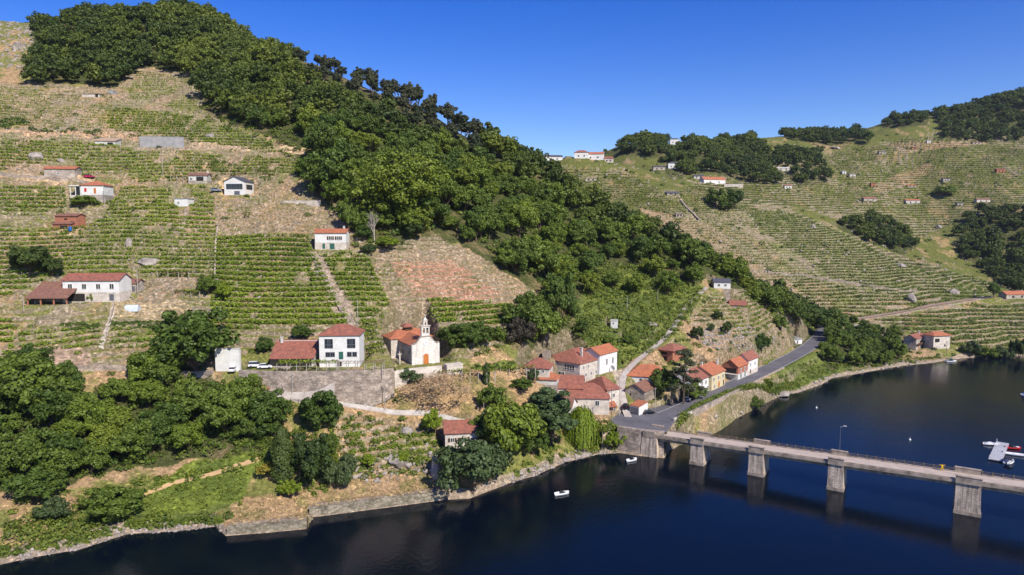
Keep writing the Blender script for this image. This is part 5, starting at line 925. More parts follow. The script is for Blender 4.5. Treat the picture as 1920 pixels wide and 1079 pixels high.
# ------------------------------------------------------------------ the bridge
BA = Vector((56.6, 200.0, 0)); BD = Vector((113.2-56.6, 164.5-200.0, 0)).normalized(); BN = Vector((-BD.y, BD.x, 0))   # BN points away from the camera side
bang = math.atan2(BD.y, BD.x); root = empty('bridge', (BA.x, BA.y, 0), bang, 'long grey concrete road bridge on four visible stone faced piers', 'bridge')
def tB(px_, py_): x, y, _ = at_z(px_, py_, 0); return (Vector((x, y, 0))-BA).dot(BD)
def zdeck(t): return 6.6+max(t+13, 0)*.022
t0, t1 = -14.5, 130; HW = 3.5
def slab(name, prof, ta, tb, mat, par=root, n=12):
    mb = MB(); m_ = len(prof); V = []
    for i in range(n+1):
        t = ta+(tb-ta)*i/n; V += [(t, y, zdeck(t)+z) for y, z in prof]
    fs = [(i*m_+k, i*m_+(k+1) % m_, (i+1)*m_+(k+1) % m_, (i+1)*m_+k) for i in range(n) for k in range(m_)]+[tuple(range(m_-1, -1, -1)), tuple(range(n*m_, (n+1)*m_))]
    return mb.add(V, fs).build(name, mat, par)
rect = lambda y0, y1, z0, z1: [(y0, z0), (y0, z1), (y1, z1), (y1, z0)]
slab('deck', rect(-HW, HW, -.45, 0), t0, t1, M['deck']); slab('kerb', rect(-HW+.02, -HW+.55, .004, .22), t0, t1, M['concrete']); slab('kerb', rect(HW-.55, HW-.02, .004, .22), t0, t1, M['concrete'])
slab('edge_beam', rect(-HW-.12, -HW+.0-.004, -.6, .25), t0, t1, M['concrete']); slab('edge_beam', rect(HW+.004, HW+.12, -.6, .25), t0, t1, M['concrete'])
for y in (-2.3, 2.0): slab('girder', rect(y, y+.5, -1.75, -.452), t0, t1, M['concrete'])
PT = [0.0, tB(1422,886), tB(1569,912), tB(1812,957)]; PT.append(PT[-1]+27); PWD = [3.8, 4.0, 3.7, 5.2, 5.2]
for t, pw in zip(PT, PWD):
    z = zdeck(t); p = MB().frustum(t-pw/2, t+pw/2, -HW-.1, HW+.1, .9, z-.62, .1).build('pier', M['pier'], root)
    MB().box(t-pw/2-.25, t+pw/2+.25, -HW-.35, HW+.35, -6, .9).build('pier_footing', M['concrete'], p)
    for s in (-1, 1):
        y0, y1 = (-HW-.45, -HW+.25) if s < 0 else (HW-.25, HW+.45); q = MB().box(t-pw/2-.1, t+pw/2+.1, y0, y1, z-.61, z+1.1).box(t-pw/2-.22, t+pw/2+.22, y0-.1, y1+.1, z+1.1, z+1.26).build('parapet_block', M['concrete'], root)
edges = [t0+1.5]+PT
for i in range(len(edges)-1):                          # railing on the far side, low parapet posts on both
    a = edges[i]+(PWD[i-1]/2 if i else 0)+.2; b = edges[i+1]-PWD[i]/2-.2
    for y in (HW-.25, -HW+.2):
        if y < 0 : continue
        for zz in (.55, .95): slab('rail', rect(y-.04, y+.04, zz, zz+.07), a, b, M['rail'], n=3)
        n = max(2, int((b-a)/2.1))
        for k in range(n+1): t = a+.2+(b-a-.4)*k/n; MB().box(t-.09, t+.09, y-.1, y+.1, zdeck(t)+.2, zdeck(t)+1.15).build('railing_post', M['rail'], root)
    slab('parapet', rect(-HW+.0, -HW+.3, .222, .5), a, b, M['concrete'], n=4)
ab = MB().frustum(t0-2.5, t0+2.2, -HW-.6, HW+.6, -4, 6.0, .5).build('abutment', M['pier'], root)
MB().box(t0-2.2, t0+1.6, -HW-.7, -HW+.1, 6.05, 7.9).build('parapet_block', M['concrete'], root); MB().box(t0-2.2, t0+1.6, HW-.1, HW+.7, 6.05, 7.9).build('parapet_block', M['concrete'], root)
# lamp on the bridge
def B3(t, y, z=0): p = BA+BD*t+BN*y; return Vector((p.x, p.y, zdeck(t)+z))
lp = empty('street_lamp', B3(PT[2], HW-.1, 1.3), bang, 'slim street lamp standing on the bridge', 'street lamp'); MB().tube((0,0,-.2), (0,0,6.6), .09, .05).build('pole', M['metal'], lp); hd = MB().tube((0,0,6.6), (.9,0,7.0), .05, .04).box(.7, 1.5, -.15, .15, 6.95, 7.1).build('lamp_head', M['white'], lp)
# ------------------------------------------------------------------ people
def skinned(name, pts, edges, rad, mat, parent, sub=2):
    me = bpy.data.meshes.new(name); me.from_pydata(pts, edges, []); o = bpy.data.objects.new(name, me); link(o); o.parent = parent
    md = o.modifiers.new('skin', 'SKIN'); 
    for i, r_ in enumerate(rad): me.skin_vertices[0].data[i].radius = (r_, r_) if not isinstance(r_, tuple) else r_
    me.skin_vertices[0].data[0].use_root = True; s = o.modifiers.new('sub', 'SUBSURF'); s.levels = sub; s.render_levels = sub; me.materials.append(mat); return o
def person():
    root = empty('person', B3(tB(1773,939)-1.2+0, 2.3, .0), bang+.3, 'person in a bright yellow suit with arms spread wide on the bridge', 'person')
    P = [(0,0,.98),(0,0,1.2),(0,0,1.42),(0,0,1.52),(0,0,1.62),(0,.01,1.74), (-.19,0,1.44),(-.42,-.02,1.52),(-.66,-.03,1.64), (.19,0,1.44),(.42,-.02,1.52),(.66,-.03,1.66), (-.11,0,.9),(-.22,-.02,.5),(-.30,0,.09),(-.32,-.14,.04), (.11,0,.9),(.22,-.02,.5),(.30,0,.09),(.32,-.14,.04)]
    E = [(0,1),(1,2),(2,3),(3,4),(4,5),(2,6),(6,7),(7,8),(2,9),(9,10),(10,11),(0,12),(12,13),(13,14),(14,15),(0,16),(16,17),(17,18),(18,19)]
    Rr = [.15,.14,.16,.07,.10,.09,.09,.06,.045,.09,.06,.045,.11,.085,.06,.04,.11,.085,.06,.04]; skinned('body', P, E, Rr, M['yellow'], root)
    for s in (-1, 1):
        pts = [(s*.66,-.03,1.65),(s*.72,-.035,1.68)]; ed = [(0,1)]; rd = [.035,.03]
        for k in range(5): a = (k-2)*.3; n = len(pts); pts += [(s*(.72+.05*math.cos(a)), -.035, 1.68+.05*math.sin(a)), (s*(.72+.1*math.cos(a)), -.05, 1.68+.1*math.sin(a))]; ed += [(1, n), (n, n+1)]; rd += [.012, .009]
        skinned('hand', pts, ed, rd, M['skin'], root, 1)
    hd = skinned('head', [(0,-.01,1.60),(0,-.02,1.70),(0,-.01,1.80)], [(0,1),(1,2)], [.06,.10,.08], M['skin'], root)
    MB().box(-.05,-.02,-.135,-.12,1.70,1.72).box(.02,.05,-.135,-.12,1.70,1.72).build('eyes', M['dark'], root); mb = MB(); mb.lathe([(.11,1.70),(.125,1.76),(.11,1.84),(.05,1.88)], 12, (0,.02)); mb.build('hair', M['purple'], root, True)
person()
# ------------------------------------------------------------------ boats, dock, buoys
def boat(name, label, px_, py_, L_, Wd, deg, hull='hull', top=None, cab=None, col=None):
    x, y, _ = at_z(px_, py_, 0); root = empty(name, (x, y, 0), R(deg), label, 'boat'); V = []; n = 11
    prof = [(-.5,.78,.0),(-.3,.95,0),(-.1,1,0),(.1,.97,.02),(.25,.82,.05),(.37,.58,.1),(.45,.3,.16),(.5,.04,.22)]; mb = MB(); m_ = len(prof)
    for t, wd, sh in prof: b = Wd/2*wd; V += [(t*L_, -b*.6, -.12), (t*L_, -b, .30+sh), (t*L_, -b*.97, .55+sh), (t*L_, -b*.82, .56+sh), (t*L_, -b*.7, .28+sh*.8), (t*L_, b*.7, .28+sh*.8), (t*L_, b*.82, .56+sh), (t*L_, b*.97, .55+sh), (t*L_, b, .30+sh), (t*L_, b*.6, -.12)]
    fs = [(i*10+k, i*10+(k+1) % 10, (i+1)*10+(k+1) % 10, (i+1)*10+k) for i in range(m_-1) for k in range(10)]+[tuple(range(9, -1, -1)), tuple(range((m_-1)*10, m_*10))]
    mb.add(V, fs).build('hull', M[hull], root); MB().box(-L_*.12, -L_*.05, -Wd*.36, Wd*.36, .29, .42).box(L_*.12, L_*.18, -Wd*.33, Wd*.33, .29, .44).build('bench', M['hull'], root)
    MB().box(L_*.22, L_*.38, -Wd*.24, Wd*.24, .42, .66).build('foredeck', M['hull'], root)
    o = MB().box(-L_*.5-.25, -L_*.5+.02, -.16, .16, .1, .8).box(-L_*.5-.22, -L_*.5-.08, -.06, .06, -.4, .1).build('outboard_motor', M['card' if name != 'covered_boat' else 'metal'], root)
    if cab: MB().add([(-.2*L_*.5,-Wd*.28,.5),(.35*L_*.5,-Wd*.24,.5),(.35*L_*.5,Wd*.24,.5),(-.2*L_*.5,Wd*.28,.5),(-.1*L_*.5,-Wd*.2,1.15),(.12*L_*.5,-Wd*.18,1.15),(.12*L_*.5,Wd*.18,1.15),(-.1*L_*.5,Wd*.2,1.15)],[(3,2,1,0),(4,5,6,7),(0,1,5,4),(1,2,6,5),(2,3,7,6),(3,0,4,7)]).build('windscreen', M['glass'], root)
    if col: MB().box(-L_*.2, L_*.02, -.25, .25, .28, .95).box(-L_*.32, -L_*.25, -Wd*.3, Wd*.3, .28, .7).build('console', M['hull'], root)
    if top: 
        mb = MB(); mb.add([(-.42*L_,-Wd*.46,1.35),(.14*L_,-Wd*.44,1.35),(.14*L_,Wd*.44,1.35),(-.42*L_,Wd*.46,1.35),(-.38*L_,-Wd*.3,1.62),(.1*L_,-Wd*.3,1.62),(.1*L_,Wd*.3,1.62),(-.38*L_,Wd*.3,1.62)],[(3,2,1,0),(4,5,6,7),(0,1,5,4),(1,2,6,5),(2,3,7,6),(3,0,4,7)]); cn = mb.build('canopy', M[top], root)
        for a_ in (-.4, .12):
            for b_ in (-.42, .42): MB().tube((a_*L_, b_*Wd, .5), (a_*L_, b_*Wd, 1.36), .03).build('canopy_pole', M['metal'], cn)
    return root
boat('motorboat', 'small white motorboat afloat alone in the dark water off the left bank', 1053, 928, 4.3, 1.7, 22, cab=1)
boat('motorboat', 'small white motorboat moored beside the bridge wall', 1184, 865, 4.0, 1.6, 28, cab=1)
boat('covered_boat', 'boat with dark green cover moored at the far bank by the huts', 1783, 679, 6.2, 2.3, 8, top='cgreen', cab=1)
boat('motorboat', 'white open boat at the left side of the floating dock', 1858, 835, 4.8, 1.9, -12, col=1)
boat('speedboat', 'red and white speedboat at the right side of the floating dock', 1899, 842, 4.8, 2.0, -5, 'hullr', cab=1)
boat('long_boat', 'pale long boat moored between the dock and the right edge', 1908, 855, 7.5, 1.8, -28, cab=None)
boat('canopy_boat', 'boat with a black canopy at the near end of the floating dock', 1892, 868, 5.4, 2.3, 40, top='canvas')
boat('motorboat', 'white and blue boat cut by the right edge of the photo', 1922, 745, 6, 2.2, 80, 'hull', top='blue')
def dock():
    a = Vector(at_z(1876,838,0)); b = Vector(at_z(1874,868,0)); x, y, _ = at_z(1873,849,0); root = empty('floating_dock', (x, y, 0), R(49.6), 'grey floating dock with boats tied around it', 'dock')
    MB().box(-11, 11, -1.7, 1.7, .3, .5).build('deck', M['dock'], root)
    for xx in (-9.2, -5.5, -1.8, 1.8, 5.5, 9.2): MB().box(xx-1.2, xx+1.2, -1.5, 1.5, -.3, .29).build('float', M['metal'], root)
    for xx in (-10.6, 10.6): MB().tube((xx, 1.5, -1), (xx, 1.5, 1.5), .08).build('mooring_post', M['white'], root)
dock()
for x_, y_, l_ in ((1531, 766, 'small white buoy in the open river off the rocky point'), (1706, 826, 'tiny pale buoy in the middle of the river left of the dock')):
    x, y, _ = at_z(x_, y_, 0); r_ = empty('buoy', (x, y, 0), 0, l_, 'buoy'); mb = MB(); mb.lathe([(.05,-.3),(.3,-.15),(.36,.1),(.3,.35),(.1,.5)], 12); mb.build('float', M['hull'], r_, True); MB().tube((0,0,.45), (0,0,1.1), .04).build('mast', M['white'], r_)
# ------------------------------------------------------------------ vehicles, poles, walls of the lanes, small things
def car(label, px_, py_, deg, paint, kind='hatch', name='parked_car', zoff=0):
    g = hit(px_, py_); root = empty(name, (g.x, g.y, gz(g.x, g.y)+.06+zoff), R(deg), label, 'car'); L_, Wd = 4.2, 1.74; b = MB()
    side = [(-2.1,.32),(-2.1,.78),(-1.95,.95),(-1.2,1.0),(1.0,.95),(1.85,.84),(2.1,.66),(2.1,.32)]; b.prism_y(side, -Wd/2, Wd/2); bd = b.build('body', M[paint], root)
    tp = [(-1.75,.97),(-1.35,1.42),(.35,1.45),(1.05,.95)] if kind == 'hatch' else [(-2.0,.97),(-1.9,1.62),(.5,1.65),(1.15,.95)]
    V = [(x, -Wd/2+.06, z) for x, z in tp]+[(x, Wd/2-.06, z) for x, z in tp]; V = [(x, y*(.84 if z > 1.2 else 1), z) for x, y, z in V]
    MB().add(V, [(0,1,2,3),(7,6,5,4),(0,4,5,1),(2,6,7,3),(3,7,4,0)]).build('window', M['glass'], bd)
    zt = tp[1][1]; MB().box(tp[1][0]+.05, tp[2][0]-.03, -Wd*.39, Wd*.39, zt-.01, zt+.05).build('roof_panel', M[paint], bd)
    for x in (-1.3, 1.3):
        for s in (-1, 1):
            w_ = MB(); w_.tube((x, s*(Wd/2-.2), .32), (x, s*(Wd/2+.02), .32), .32, n=14); wo = w_.build('wheel', M['tyre'], root); MB().tube((x, s*(Wd/2+.0), .32), (x, s*(Wd/2+.035), .32), .18, n=10).build('rim', M['metal'], wo)
    for s in (-1, 1): MB().box(2.06, 2.13, s*.62-.2, s*.62+.2, .6, .76).build('headlight', M['white'], root); MB().box(-2.13, -2.07, s*.66-.13, s*.66+.13, .7, .9).build('tail_light', M['redp'], root)
    return root
car('black car parked beside the white garage at the junction', 1217, 778, 12, 'card')
car('dark car in the shade left of the white garage', 1173, 766, 70, 'card')
car('black car parked in front of the white row house', 1300, 749, 48, 'card')
car('pale blue-grey car just behind the black one by the row houses', 1288, 753, 48, 'carg')
car('white car with dark rear window on the lane below the plain white building', 437, 698, 100, 'carw', zoff=.1)
car('white van car on the terrace left of the restaurant wing', 480, 690, 8, 'carw', 'van')
car('second white car, nearest the restaurant wing', 497, 692, 12, 'carw')
car('crimson car parked above the white house with the porch', 168, 338, 4, 'carp')
car('silver blue car beside the glazed house', 405, 364, 10, 'carg')
for x_, y0, y1, lab, mt in [(306,333,291,'slim pale pole on the upper vineyard left of the brown roofed hut','pole'),(259,560,508,'pole at the right end of the long farmhouse','pole'),(196,392,352,'pole right of the white house with the porch','pole'),(548,750,702,'pale pole standing in front of the tall retaining wall','pole'),
 (722,772,716,'tall grey pole below the churchyard wall','pole'),(907,784,744,'left pale pole in the dry field by the compact tree','pole'),(934,784,752,'right short pole in the dry field by the compact tree','pole'),(1146,795,727,'dark pole at the foot of the village lane','metal'),
 (1161,782,712,'pale pole beside the village lane','pole'),(1228,768,726,'pole behind the black car at the junction','pole'),(1290,755,716,'pole left of the white row house','pole'),(1272,756,716,'white pole beside the tall pine','white'),(671,612,565,'pole at the lower end of the stone stairway','pole'),
 (1494,652,622,'pole beside the roadside hut','pole'),(1176,580,556,'pole in the green scrub above the transformer tower','pole'),(1233,566,544,'short pole high in the green scrub','pole'),(1774,668,640,'thin post on the far bank by the covered boat','metal'),(45,588,560,'pole at the left corner of the open barn','pole'),(1270,812,782,'dark lamp post at the bridge end of the road','metal'),(363,610,580,'thin pole in the garden right of the greenhouse','pole')]:
    g = hit(x_, y0); hh = (y0-y1)*g.y/F; r_ = empty('utility_pole', g, random.uniform(0, 3), lab, 'pole'); MB().tube((0,0,-.6), (0,0,hh), .13, .08).build('pole', M[mt], r_); MB().box(-.5, .5, -.05, .05, hh-.5, hh-.38).build('crossarm', M[mt], r_)
def hits(L): return [Vector(hit(x, y)) for x, y in L]
def wall_line(name, label, pts, hh, th, mat, cat='wall'):
    P = []; 
    for a, b in zip(pts[:-1], pts[1:]):
        n = max(1, int((b-a).length/2.5)); P += [a.lerp(b, k/n) for k in range(n)]
    P.append(pts[-1]); P = [Vector((p.x, p.y, gz(p.x, p.y))) for p in P]
    P = [P[0]]+[(P[i-1]+P[i]+P[i+1])/3 for i in range(1, len(P)-1)]+[P[-1]]; V = []
    for i, p in enumerate(P): d = P[min(i+1, len(P)-1)]-P[max(i-1, 0)]; d.z = 0; d.normalize(); n = Vector((-d.y, d.x, 0)); V += [tuple(p+n*s*th/2+Vector((0, 0, z))) for s, z in ((-1, -.8), (1, -.8), (1, hh), (-1, hh))]
    fs = [(4*i+k, 4*i+4+k, 4*i+4+(k+1) % 4, 4*i+(k+1) % 4) for i in range(len(P)-1) for k in range(4)]+[(0, 1, 2, 3), (4*len(P)-1, 4*len(P)-2, 4*len(P)-3, 4*len(P)-4)]
    o = MB().add(V, fs).build(name, M[mat]); return tag(o, label, cat)
wall_line('path_wall', 'long white wall edging the path from the lane to the riverside house', hits([(632,757),(700,768),(760,775),(825,783),(900,795)]), .45, .3, 'white2')
wall_line('stone_wall', 'stone wall below the left gardens', hits([(60,700),(200,694),(300,700),(400,702)]), 1.6, .5, 'rubble')
wall_line('stone_wall', 'stone wall beside the garden path under the farmhouse', hits([(214,575),(205,600),(197,640)]), .8, .4, 'rubble')
wall_line('stone_wall', 'stone wall edging the terraces right of the vegetable garden', hits([(393,590),(390,640),(386,670)]), .9, .5, 'rubble')
wall_line('stone_wall', 'dry stone wall running up between vineyards left of the lush block', hits([(403,520),(404,470),(408,430)]), .9, .6, 'rubble')
wall_line('stone_wall', 'dry stone wall above the stone hut with orange roof', hits([(0,330),(60,336),(150,345),(175,350)]), 1.2, .5, 'rubble')
wall_line('road_parapet', 'low pale parapet along the far road above the vines', hits([(1600,604),(1660,594),(1720,584),(1790,572),(1845,562)]), .45, .4, 'rubble')
wall_line('terrace_wall', 'broad pale stone wall crossing the middle spur vineyards', hits([(1440,512),(1500,519),(1580,530),(1660,545),(1720,550)]), 1.5, .8, 'rubble')
wall_line('hedge_wall', 'dark overgrown wall running down the far dry terraces', hits([(1276,378),(1292,396),(1311,414)]), 1.6, 1.2, 'rubble')
def stairs(name, label, a, b, wd, mat, n=60):
    p, q = hit(*a), hit(*b); d = q-p; ln = Vector((d.x, d.y, 0)); L_ = ln.length; ln.normalize(); nn = Vector((-ln.y, ln.x, 0)); V, fs = [], []
    for i in range(n):
        s = p+ln*L_*i/n; e = p+ln*L_*(i+1)/n; z = float(np.mean(H([s.x, e.x, s.x+nn.x*wd/2, s.x-nn.x*wd/2], [s.y, e.y, s.y+nn.y*wd/2, s.y-nn.y*wd/2])))+.45; k = len(V)
        for c, zz in ((s, z), (e, z), (s, z-1.6), (e, z-1.6)): V += [tuple(Vector((c.x, c.y, zz))+nn*wd/2), tuple(Vector((c.x, c.y, zz))-nn*wd/2)]
        fs += [(k, k+1, k+3, k+2), (k, k+4, k+5, k+1), (k+2, k+3, k+7, k+6), (k, k+2, k+6, k+4), (k+1, k+5, k+7, k+3)]
    return tag(MB().add(V, fs).build(name, M[mat]), label, 'stairway')
stairs('stone_stairway', 'long straight stone stairway climbing to the white house through the vines', (660,612), (588,476), 2.6, 'rubble')
stairs('stone_stairway', 'narrow stone steps beside the white shed on the vineyard', (343,432), (350,392), 1.3, 'rubble', 20)
stairs('stone_stairway', 'pale worn steps under the left garden walls, by the farmhouse path', (190,655), (212,575), 1.3, 'stone2', 26)
def drape(name, pts, hw, mat, dz=.07, step=1.2):
    P = [Vector(hit(x, y)) for x, y in pts]; Q = []
    for a, b in zip(P[:-1], P[1:]): n = max(1, int((b-a).length/step)); Q += [a.lerp(b, k/n) for k in range(n)]
    Q.append(P[-1])
    for _ in range(4): Q = [Q[0]]+[(Q[i-1]+Q[i]*2+Q[i+1])/4 for i in range(1, len(Q)-1)]+[Q[-1]]
    V = []
    for i, p in enumerate(Q): d = Q[min(i+1, len(Q)-1)]-Q[max(i-1, 0)]; d.z = 0; d.normalize(); n = Vector((-d.y, d.x, 0)); V += [(p+n*hw), (p-n*hw)]
    zz = H([v.x for v in V], [v.y for v in V]); V = [(v.x, v.y, float(z)+dz+.12) for v, z in zip(V, zz)]; D = [(x, y, z-.6) for x, y, z in V]; m = len(V)
    fs = [(2*i, 2*i+1, 2*i+3, 2*i+2) for i in range(m//2-1)]+[(m+2*i, 2*i, 2*i+2, m+2*i+2) for i in range(m//2-1)]+[(2*i+1, m+2*i+1, m+2*i+3, 2*i+3) for i in range(m//2-1)]
    return tag(MB().add(V+D, fs).build(name, mat), kind='structure')
drape('path', [(255,935),(330,905),(400,890),(470,868),(530,845)], .55, M['cliff'])
drape('path', [(452,706),(490,722),(530,741),(570,750),(628,757)], 1.6, M['path'])
drape('path', [(634,759),(700,770),(760,777),(825,786)], .6, M['path'])
def railing(label, pts, hh=1.0, mat='metal'):
    P = hits(pts); Q = []
    for a, b in zip(P[:-1], P[1:]): n = max(1, int((b-a).length/2)); Q += [a.lerp(b, k/n) for k in range(n)]
    Q.append(P[-1]); Q = [Vector((p.x, p.y, gz(p.x, p.y)+.2)) for p in Q]; r_ = empty('railing', Q[0], 0, label, 'railing'); o = Q[0]; mb = MB()
    for a, b in zip(Q[:-1], Q[1:]):
        for z in (hh, hh*.55): mb.tube(a-o+Vector((0, 0, z)), b-o+Vector((0, 0, z)), .04, n=4)
    mb.build('rail', M[mat], r_)
    for q in Q: MB().tube(q-o+Vector((0, 0, -.5)), q-o+Vector((0, 0, hh)), .05, n=4).build('post', M[mat], r_)
railing('dark railing along the lane above the round tree', [(545,756),(590,760),(622,762)]); railing('railing beside the lane left of the small orange roofed house', [(440,712),(470,722)])
railing('railing on the front edge of the inn terrace', [(600,700),(660,701),(720,699)], 1.1)
def pergola(label, px_, py_, w_, d_, hh, deg, n, leaf_=1.0):
    g = hit(px_, py_); r_ = empty('pergola', g, R(deg), label, 'pergola')
    for i in range(n):
        x = -w_/2+w_*i/(n-1)
        for y in (0, d_): MB().box(x-.08, x+.08, y-.08, y+.08, -1.5, hh).build('post', M['pole'], r_)
    mb = MB()
    for y in (0, d_): mb.box(-w_/2, w_/2, y-.05, y+.05, hh, hh+.1)
    for i in range(2*n): x = -w_/2+w_*i/(2*n-1); mb.box(x-.04, x+.04, -.3, d_+.3, hh+.1, hh+.18)
    mb.build('beam', M['wood'], r_); q = int(w_*d_*9*leaf_); a = np.random.default_rng(q+n); P = np.c_[a.uniform(-w_/2, w_/2, q), a.uniform(-.4, d_+.4, q), hh+.2+a.uniform(-.25, .4, q)]; P = P[vnoise(P[:, 0]+px_, P[:, 1], 2.2, 5)*1.0 < .35+.5*leaf_]; q = len(P)
    V, Fc = quads(P, a.normal(size=(q, 3))*.4+np.array([0, 0, 1]), a.uniform(.3, .6, q), 1, a); c_ = np.full((len(V), 3), .6); o = link(bpy.data.objects.new('vine_cover', np_mesh('vine_cover', V, Fc, LM['vine'], 4, False, c_))); o.parent = r_
pergola('vine covered pergola in front of the restaurant wing', 575, 699, 17, 3.5, 2.6, 2, 7, .9); pergola('bare metal pergola in front of the white inn', 675, 700, 13, 3, 2.8, 2, 6, .08)
pergola('long vine pergola on the terrace below the church', 850, 713, 26, 2.6, 2.2, 4, 11, .8); pergola('vine pergola below the vegetable plot left of the village', 955, 705, 17, 3, 2.2, 6, 7, .8); pergola('vine pergola in the left garden under the terraces', 350, 560, 9, 3, 2.2, 0, 4, .8)
pergola('small pergola of vines above the farm garden', 325, 522, 11, 3, 2.2, 0, 4, .8); pergola('weathered wooden pergola left of the brown roofed hut', 338, 343, 8, 3, 2.4, 4, 4, .1)
def greenhouse():
    g = hit(244, 587); r_ = empty('greenhouse_tunnel', g, R(3), 'small translucent plastic tunnel in the left garden', 'greenhouse'); L_ = 27*g.y/F; mb = MB(); arc = [(math.cos(t)*1.25, math.sin(t)*2.1) for t in np.linspace(0, math.pi, 11)]; V = []
    for x in (-L_/2, L_/2): V += [(x, 1.2+y, z) for y, z in arc]
    mb.add(V, [(k, k+1, 11+k+1, 11+k) for k in range(10)]+[tuple(range(10, -1, -1)), tuple(range(11, 22))]); mb.build('cover', M['plas'], r_)
    for x in np.linspace(-L_/2, L_/2, 5):
        m2 = MB(); [m2.tube((x, 1.2+a[0]*1.02, a[1]*1.02), (x, 1.2+b[0]*1.02, b[1]*1.02), .04, n=4) for a, b in zip(arc[:-1], arc[1:])]; m2.build('hoop', M['white'], r_)
greenhouse()
for x_, y_, mt, lab in ((132, 434, 'blue', 'blue barrel beside the brick hut'), (152, 324, 'teal', 'teal barrel right of the stone hut with orange roof')):
    g = hit(x_, y_); r_ = empty('barrel', g, 0, lab, 'barrel'); mb = MB(); mb.lathe([(.5,-.2),(.62,.2),(.66,.8),(.62,1.4),(.5,1.5)], 14); mb.build('drum', M[mt], r_, True); mb = MB(); mb.lathe([(.52,1.5),(.54,1.56),(.2,1.6)], 14); mb.build('lid', M[mt], r_)
def dish():
    g = hit(1149, 703); r_ = empty('satellite_dish', (g.x, g.y, g.z+.5), R(-40), 'white satellite dish behind the largest village house', 'satellite dish'); mb = MB(); V = []; n = 14
    for rr, d in ((0.05, .0), (.6, .08), (1.1, .3)): V += [(math.cos(2*math.pi*k/n)*rr, -d, 1.8+math.sin(2*math.pi*k/n)*rr) for k in range(n)]
    mb.add(V, [(i*n+k, i*n+(k+1) % n, (i+1)*n+(k+1) % n, (i+1)*n+k) for i in range(2) for k in range(n)]+[tuple(range(n))]); mb.build('dish', M['white'], r_); MB().tube((0, .1, -.8), (0, .1, 1.8), .06).build('mast', M['metal'], r_)
dish()
def boulder(label, px_, py_, wp, hp, seed):
    g = hit(px_, py_); w_ = wp*g.y/F; hh = hp*g.y/F; bm = bmesh.new(); bmesh.ops.create_icosphere(bm, subdivisions=4, radius=1); rr = np.random.default_rng(seed)
    dirs = rr.normal(size=(16, 3)); dirs /= np.linalg.norm(dirs, axis=1, keepdims=True); of = rr.uniform(.62, .95, 16)
    for v in bm.verts:
        c = np.array(v.co); k = min(1.0, min([o_/max(1e-3, float(d@c)) if float(d@c) > 0 else 9 for d, o_ in zip(dirs, of)])); v.co = Vector(c*k)*(1+.05*math.sin(c[0]*9+seed)*math.sin(c[1]*8)+random.uniform(-.012, .012))
    me = bpy.data.meshes.new('boulder'); bm.to_mesh(me); bm.free(); me.materials.append(M['rock']); o = link(bpy.data.objects.new('boulder', me)); o.location = (g.x, g.y+w_*.25, g.z+hh*.25); o.scale = (w_*.55, w_*.5, hh*.75); o.rotation_euler = (0, 0, rr.uniform(0, 6)); tag(o, label, 'boulder')
for i, b_ in enumerate([('large pale boulder among scree at the top left', 32, 94, 22, 15), ('big grey boulder on the left vineyard slope above the stone hut', 66, 302, 26, 20), ('round grey boulder right of the long concrete wall', 393, 262, 18, 11), ('small boulder under the big grey one', 112, 306, 14, 8), ('split pale rock in the terraces above the farmhouse', 240, 466, 12, 16),
  ('broad rock outcrop above the farm garden', 272, 497, 40, 13), ('grey boulder beside the stone stairway', 594, 518, 12, 9), ('grey boulder in the lush vine block', 485, 566, 14, 10), ('dark round boulder above the dry bank terraces', 762, 818, 26, 18), ('huge cracked boulder left of the riverside trees', 820, 896, 34, 42), ('pale rock outcrop in the dry bank scrub', 745, 880, 40, 20),
  ('grey rock outcrop in the middle spur vineyards', 1690, 503, 22, 8), ('rock face beside the far road', 1790, 553, 20, 10), ('pointed dark rock above the far road', 1712, 566, 18, 16), ('flat rock point jutting into the river below the road', 1468, 744, 34, 9), ('pale slab of rock in the green scrub', 1224, 612, 26, 7), ('white quarried rock in the bright green vineyard', 1526, 430, 9, 10), ('grey boulder on the far gully slope', 1762, 430, 12, 8),
  ('rock outcrop on the far skyline shoulder', 1570, 280, 22, 5), ('bank boulder at the water under the big green trees', 975, 893, 20, 7), ('second bank boulder right of the first under the green trees', 1010, 886, 22, 7), ('bank boulder by the scrub left of the willow', 1058, 868, 18, 6)]): boulder(*b_, seed=i+1)
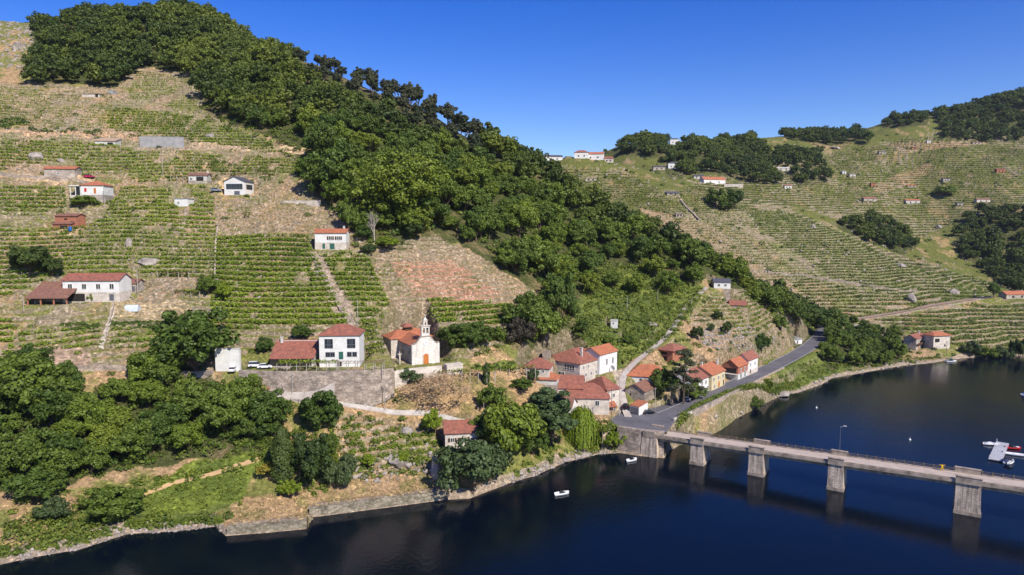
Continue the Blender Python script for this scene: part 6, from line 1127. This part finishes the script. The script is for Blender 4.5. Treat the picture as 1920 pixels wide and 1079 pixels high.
# scree: countless loose stones
def scree(label, poly, n, s0, s1, name='loose_stones'):
    r_ = np.random.default_rng(n); xs = [p[0] for p in poly]; ys = [p[1] for p in poly]; Yc = [hit0(max(-50, min(1970, x)), y).y for x, y in poly]; Y = r_.uniform(min(Yc), max(Yc), n*3); X = (r_.uniform(min(xs), max(xs), n*3)-960)/F*Y; z = H(X, Y); px_, py_ = project(X, Y, z); m = inpoly(px_, py_, poly); X, Y, z = X[m][:n], Y[m][:n], z[m][:n]; n = len(X)
    base = np.array([(-1,-1,-.6),(1,-1,-.6),(1,1,-.6),(-1,1,-.6),(-.7,-.8,.7),(.8,-.6,.6),(.6,.8,.8),(-.8,.6,.6)]); s = r_.uniform(s0, s1, n)**1.0; V = base[None]*s[:, None, None]*r_.uniform(.6, 1.3, (n, 1, 3)); V += r_.normal(size=V.shape)*.12*s[:, None, None]; a = r_.uniform(0, 6.28, n); c, s_ = np.cos(a)[:, None], np.sin(a)[:, None]; V[..., :2] = np.stack([V[..., 0]*c-V[..., 1]*s_, V[..., 0]*s_+V[..., 1]*c], -1); V += np.c_[X, Y, z][:, None]
    q = np.array([(3,2,1,0),(4,5,6,7),(0,1,5,4),(1,2,6,5),(2,3,7,6),(3,0,4,7)]); Fc = (q[None]+(np.arange(n)*8)[:, None, None]).reshape(-1, 4); tag(link(bpy.data.objects.new(name, np_mesh(name, V.reshape(-1, 3), Fc, M['rock']))), label, 'stones', None, 'stuff')
scree('loose stones along the water of the left bank', [(0,1062),(0,1035),(150,1010),(240,982),(330,980),(410,975),(423,1004),(405,990),(330,999),(240,1004),(150,1033),(60,1048)], 700, .1, .42)
scree('loose stones along the water below the bank trees', [(935,914),(960,892),(1060,850),(1130,836),(1160,850),(1120,856),(1060,870),(1000,896)], 700, .15, .5)
scree('loose stones along the foot of the riverside road', [(1290,815),(1310,790),(1400,750),(1462,728),(1500,722),(1600,690),(1750,670),(1750,683),(1600,704),(1500,738),(1462,746),(1400,770)], 900, .2, .8)
scree('rubble on the slope above the row houses', [(1300,625),(1400,610),(1470,640),(1400,665),(1320,650)], 800, .2, .6)
scree('stones on the dry bank above the quay', [(640,880),(800,830),(830,870),(800,900),(660,905)], 90, .2, .8)
scree('scree on the bare crest at the top left', [(-20,30),(90,45),(85,130),(-20,130)], 220, .3, 1.1)
scree('loose stones in the left vineyards', [(0,160),(215,170),(380,215),(600,320),(640,440),(400,600),(0,560)], 1800, .15, .45)
scree('loose stones on the far hillsides', [(1045,310),(1500,270),(1920,270),(1920,560),(1500,560),(1200,400)], 1500, .3, 1.1)

def haze():
    m = bpy.data.materials.new('air'); m.use_nodes = True; nt = m.node_tree; nt.nodes.remove(nt.nodes['Principled BSDF']); v = nt.nodes.new('ShaderNodeVolumePrincipled'); v.inputs['Color'].default_value = (.78, .86, 1, 1); v.inputs['Density'].default_value = .00004; v.inputs['Anisotropy'].default_value = .2
    nt.links.new(v.outputs[0], nt.nodes['Material Output'].inputs['Volume']); tag(MB().box(-1900, 1900, -300, 1900, -13.5, 420).build('haze', m), 'thin bluish air over the valley', 'haze', None, 'stuff')
haze()

for k_, p_ in PR.items():      # patterns never planted are removed
    if p_.location.length < 1e-6:
        for c_ in list(p_.children): bpy.data.objects.remove(c_)
        bpy.data.objects.remove(p_)
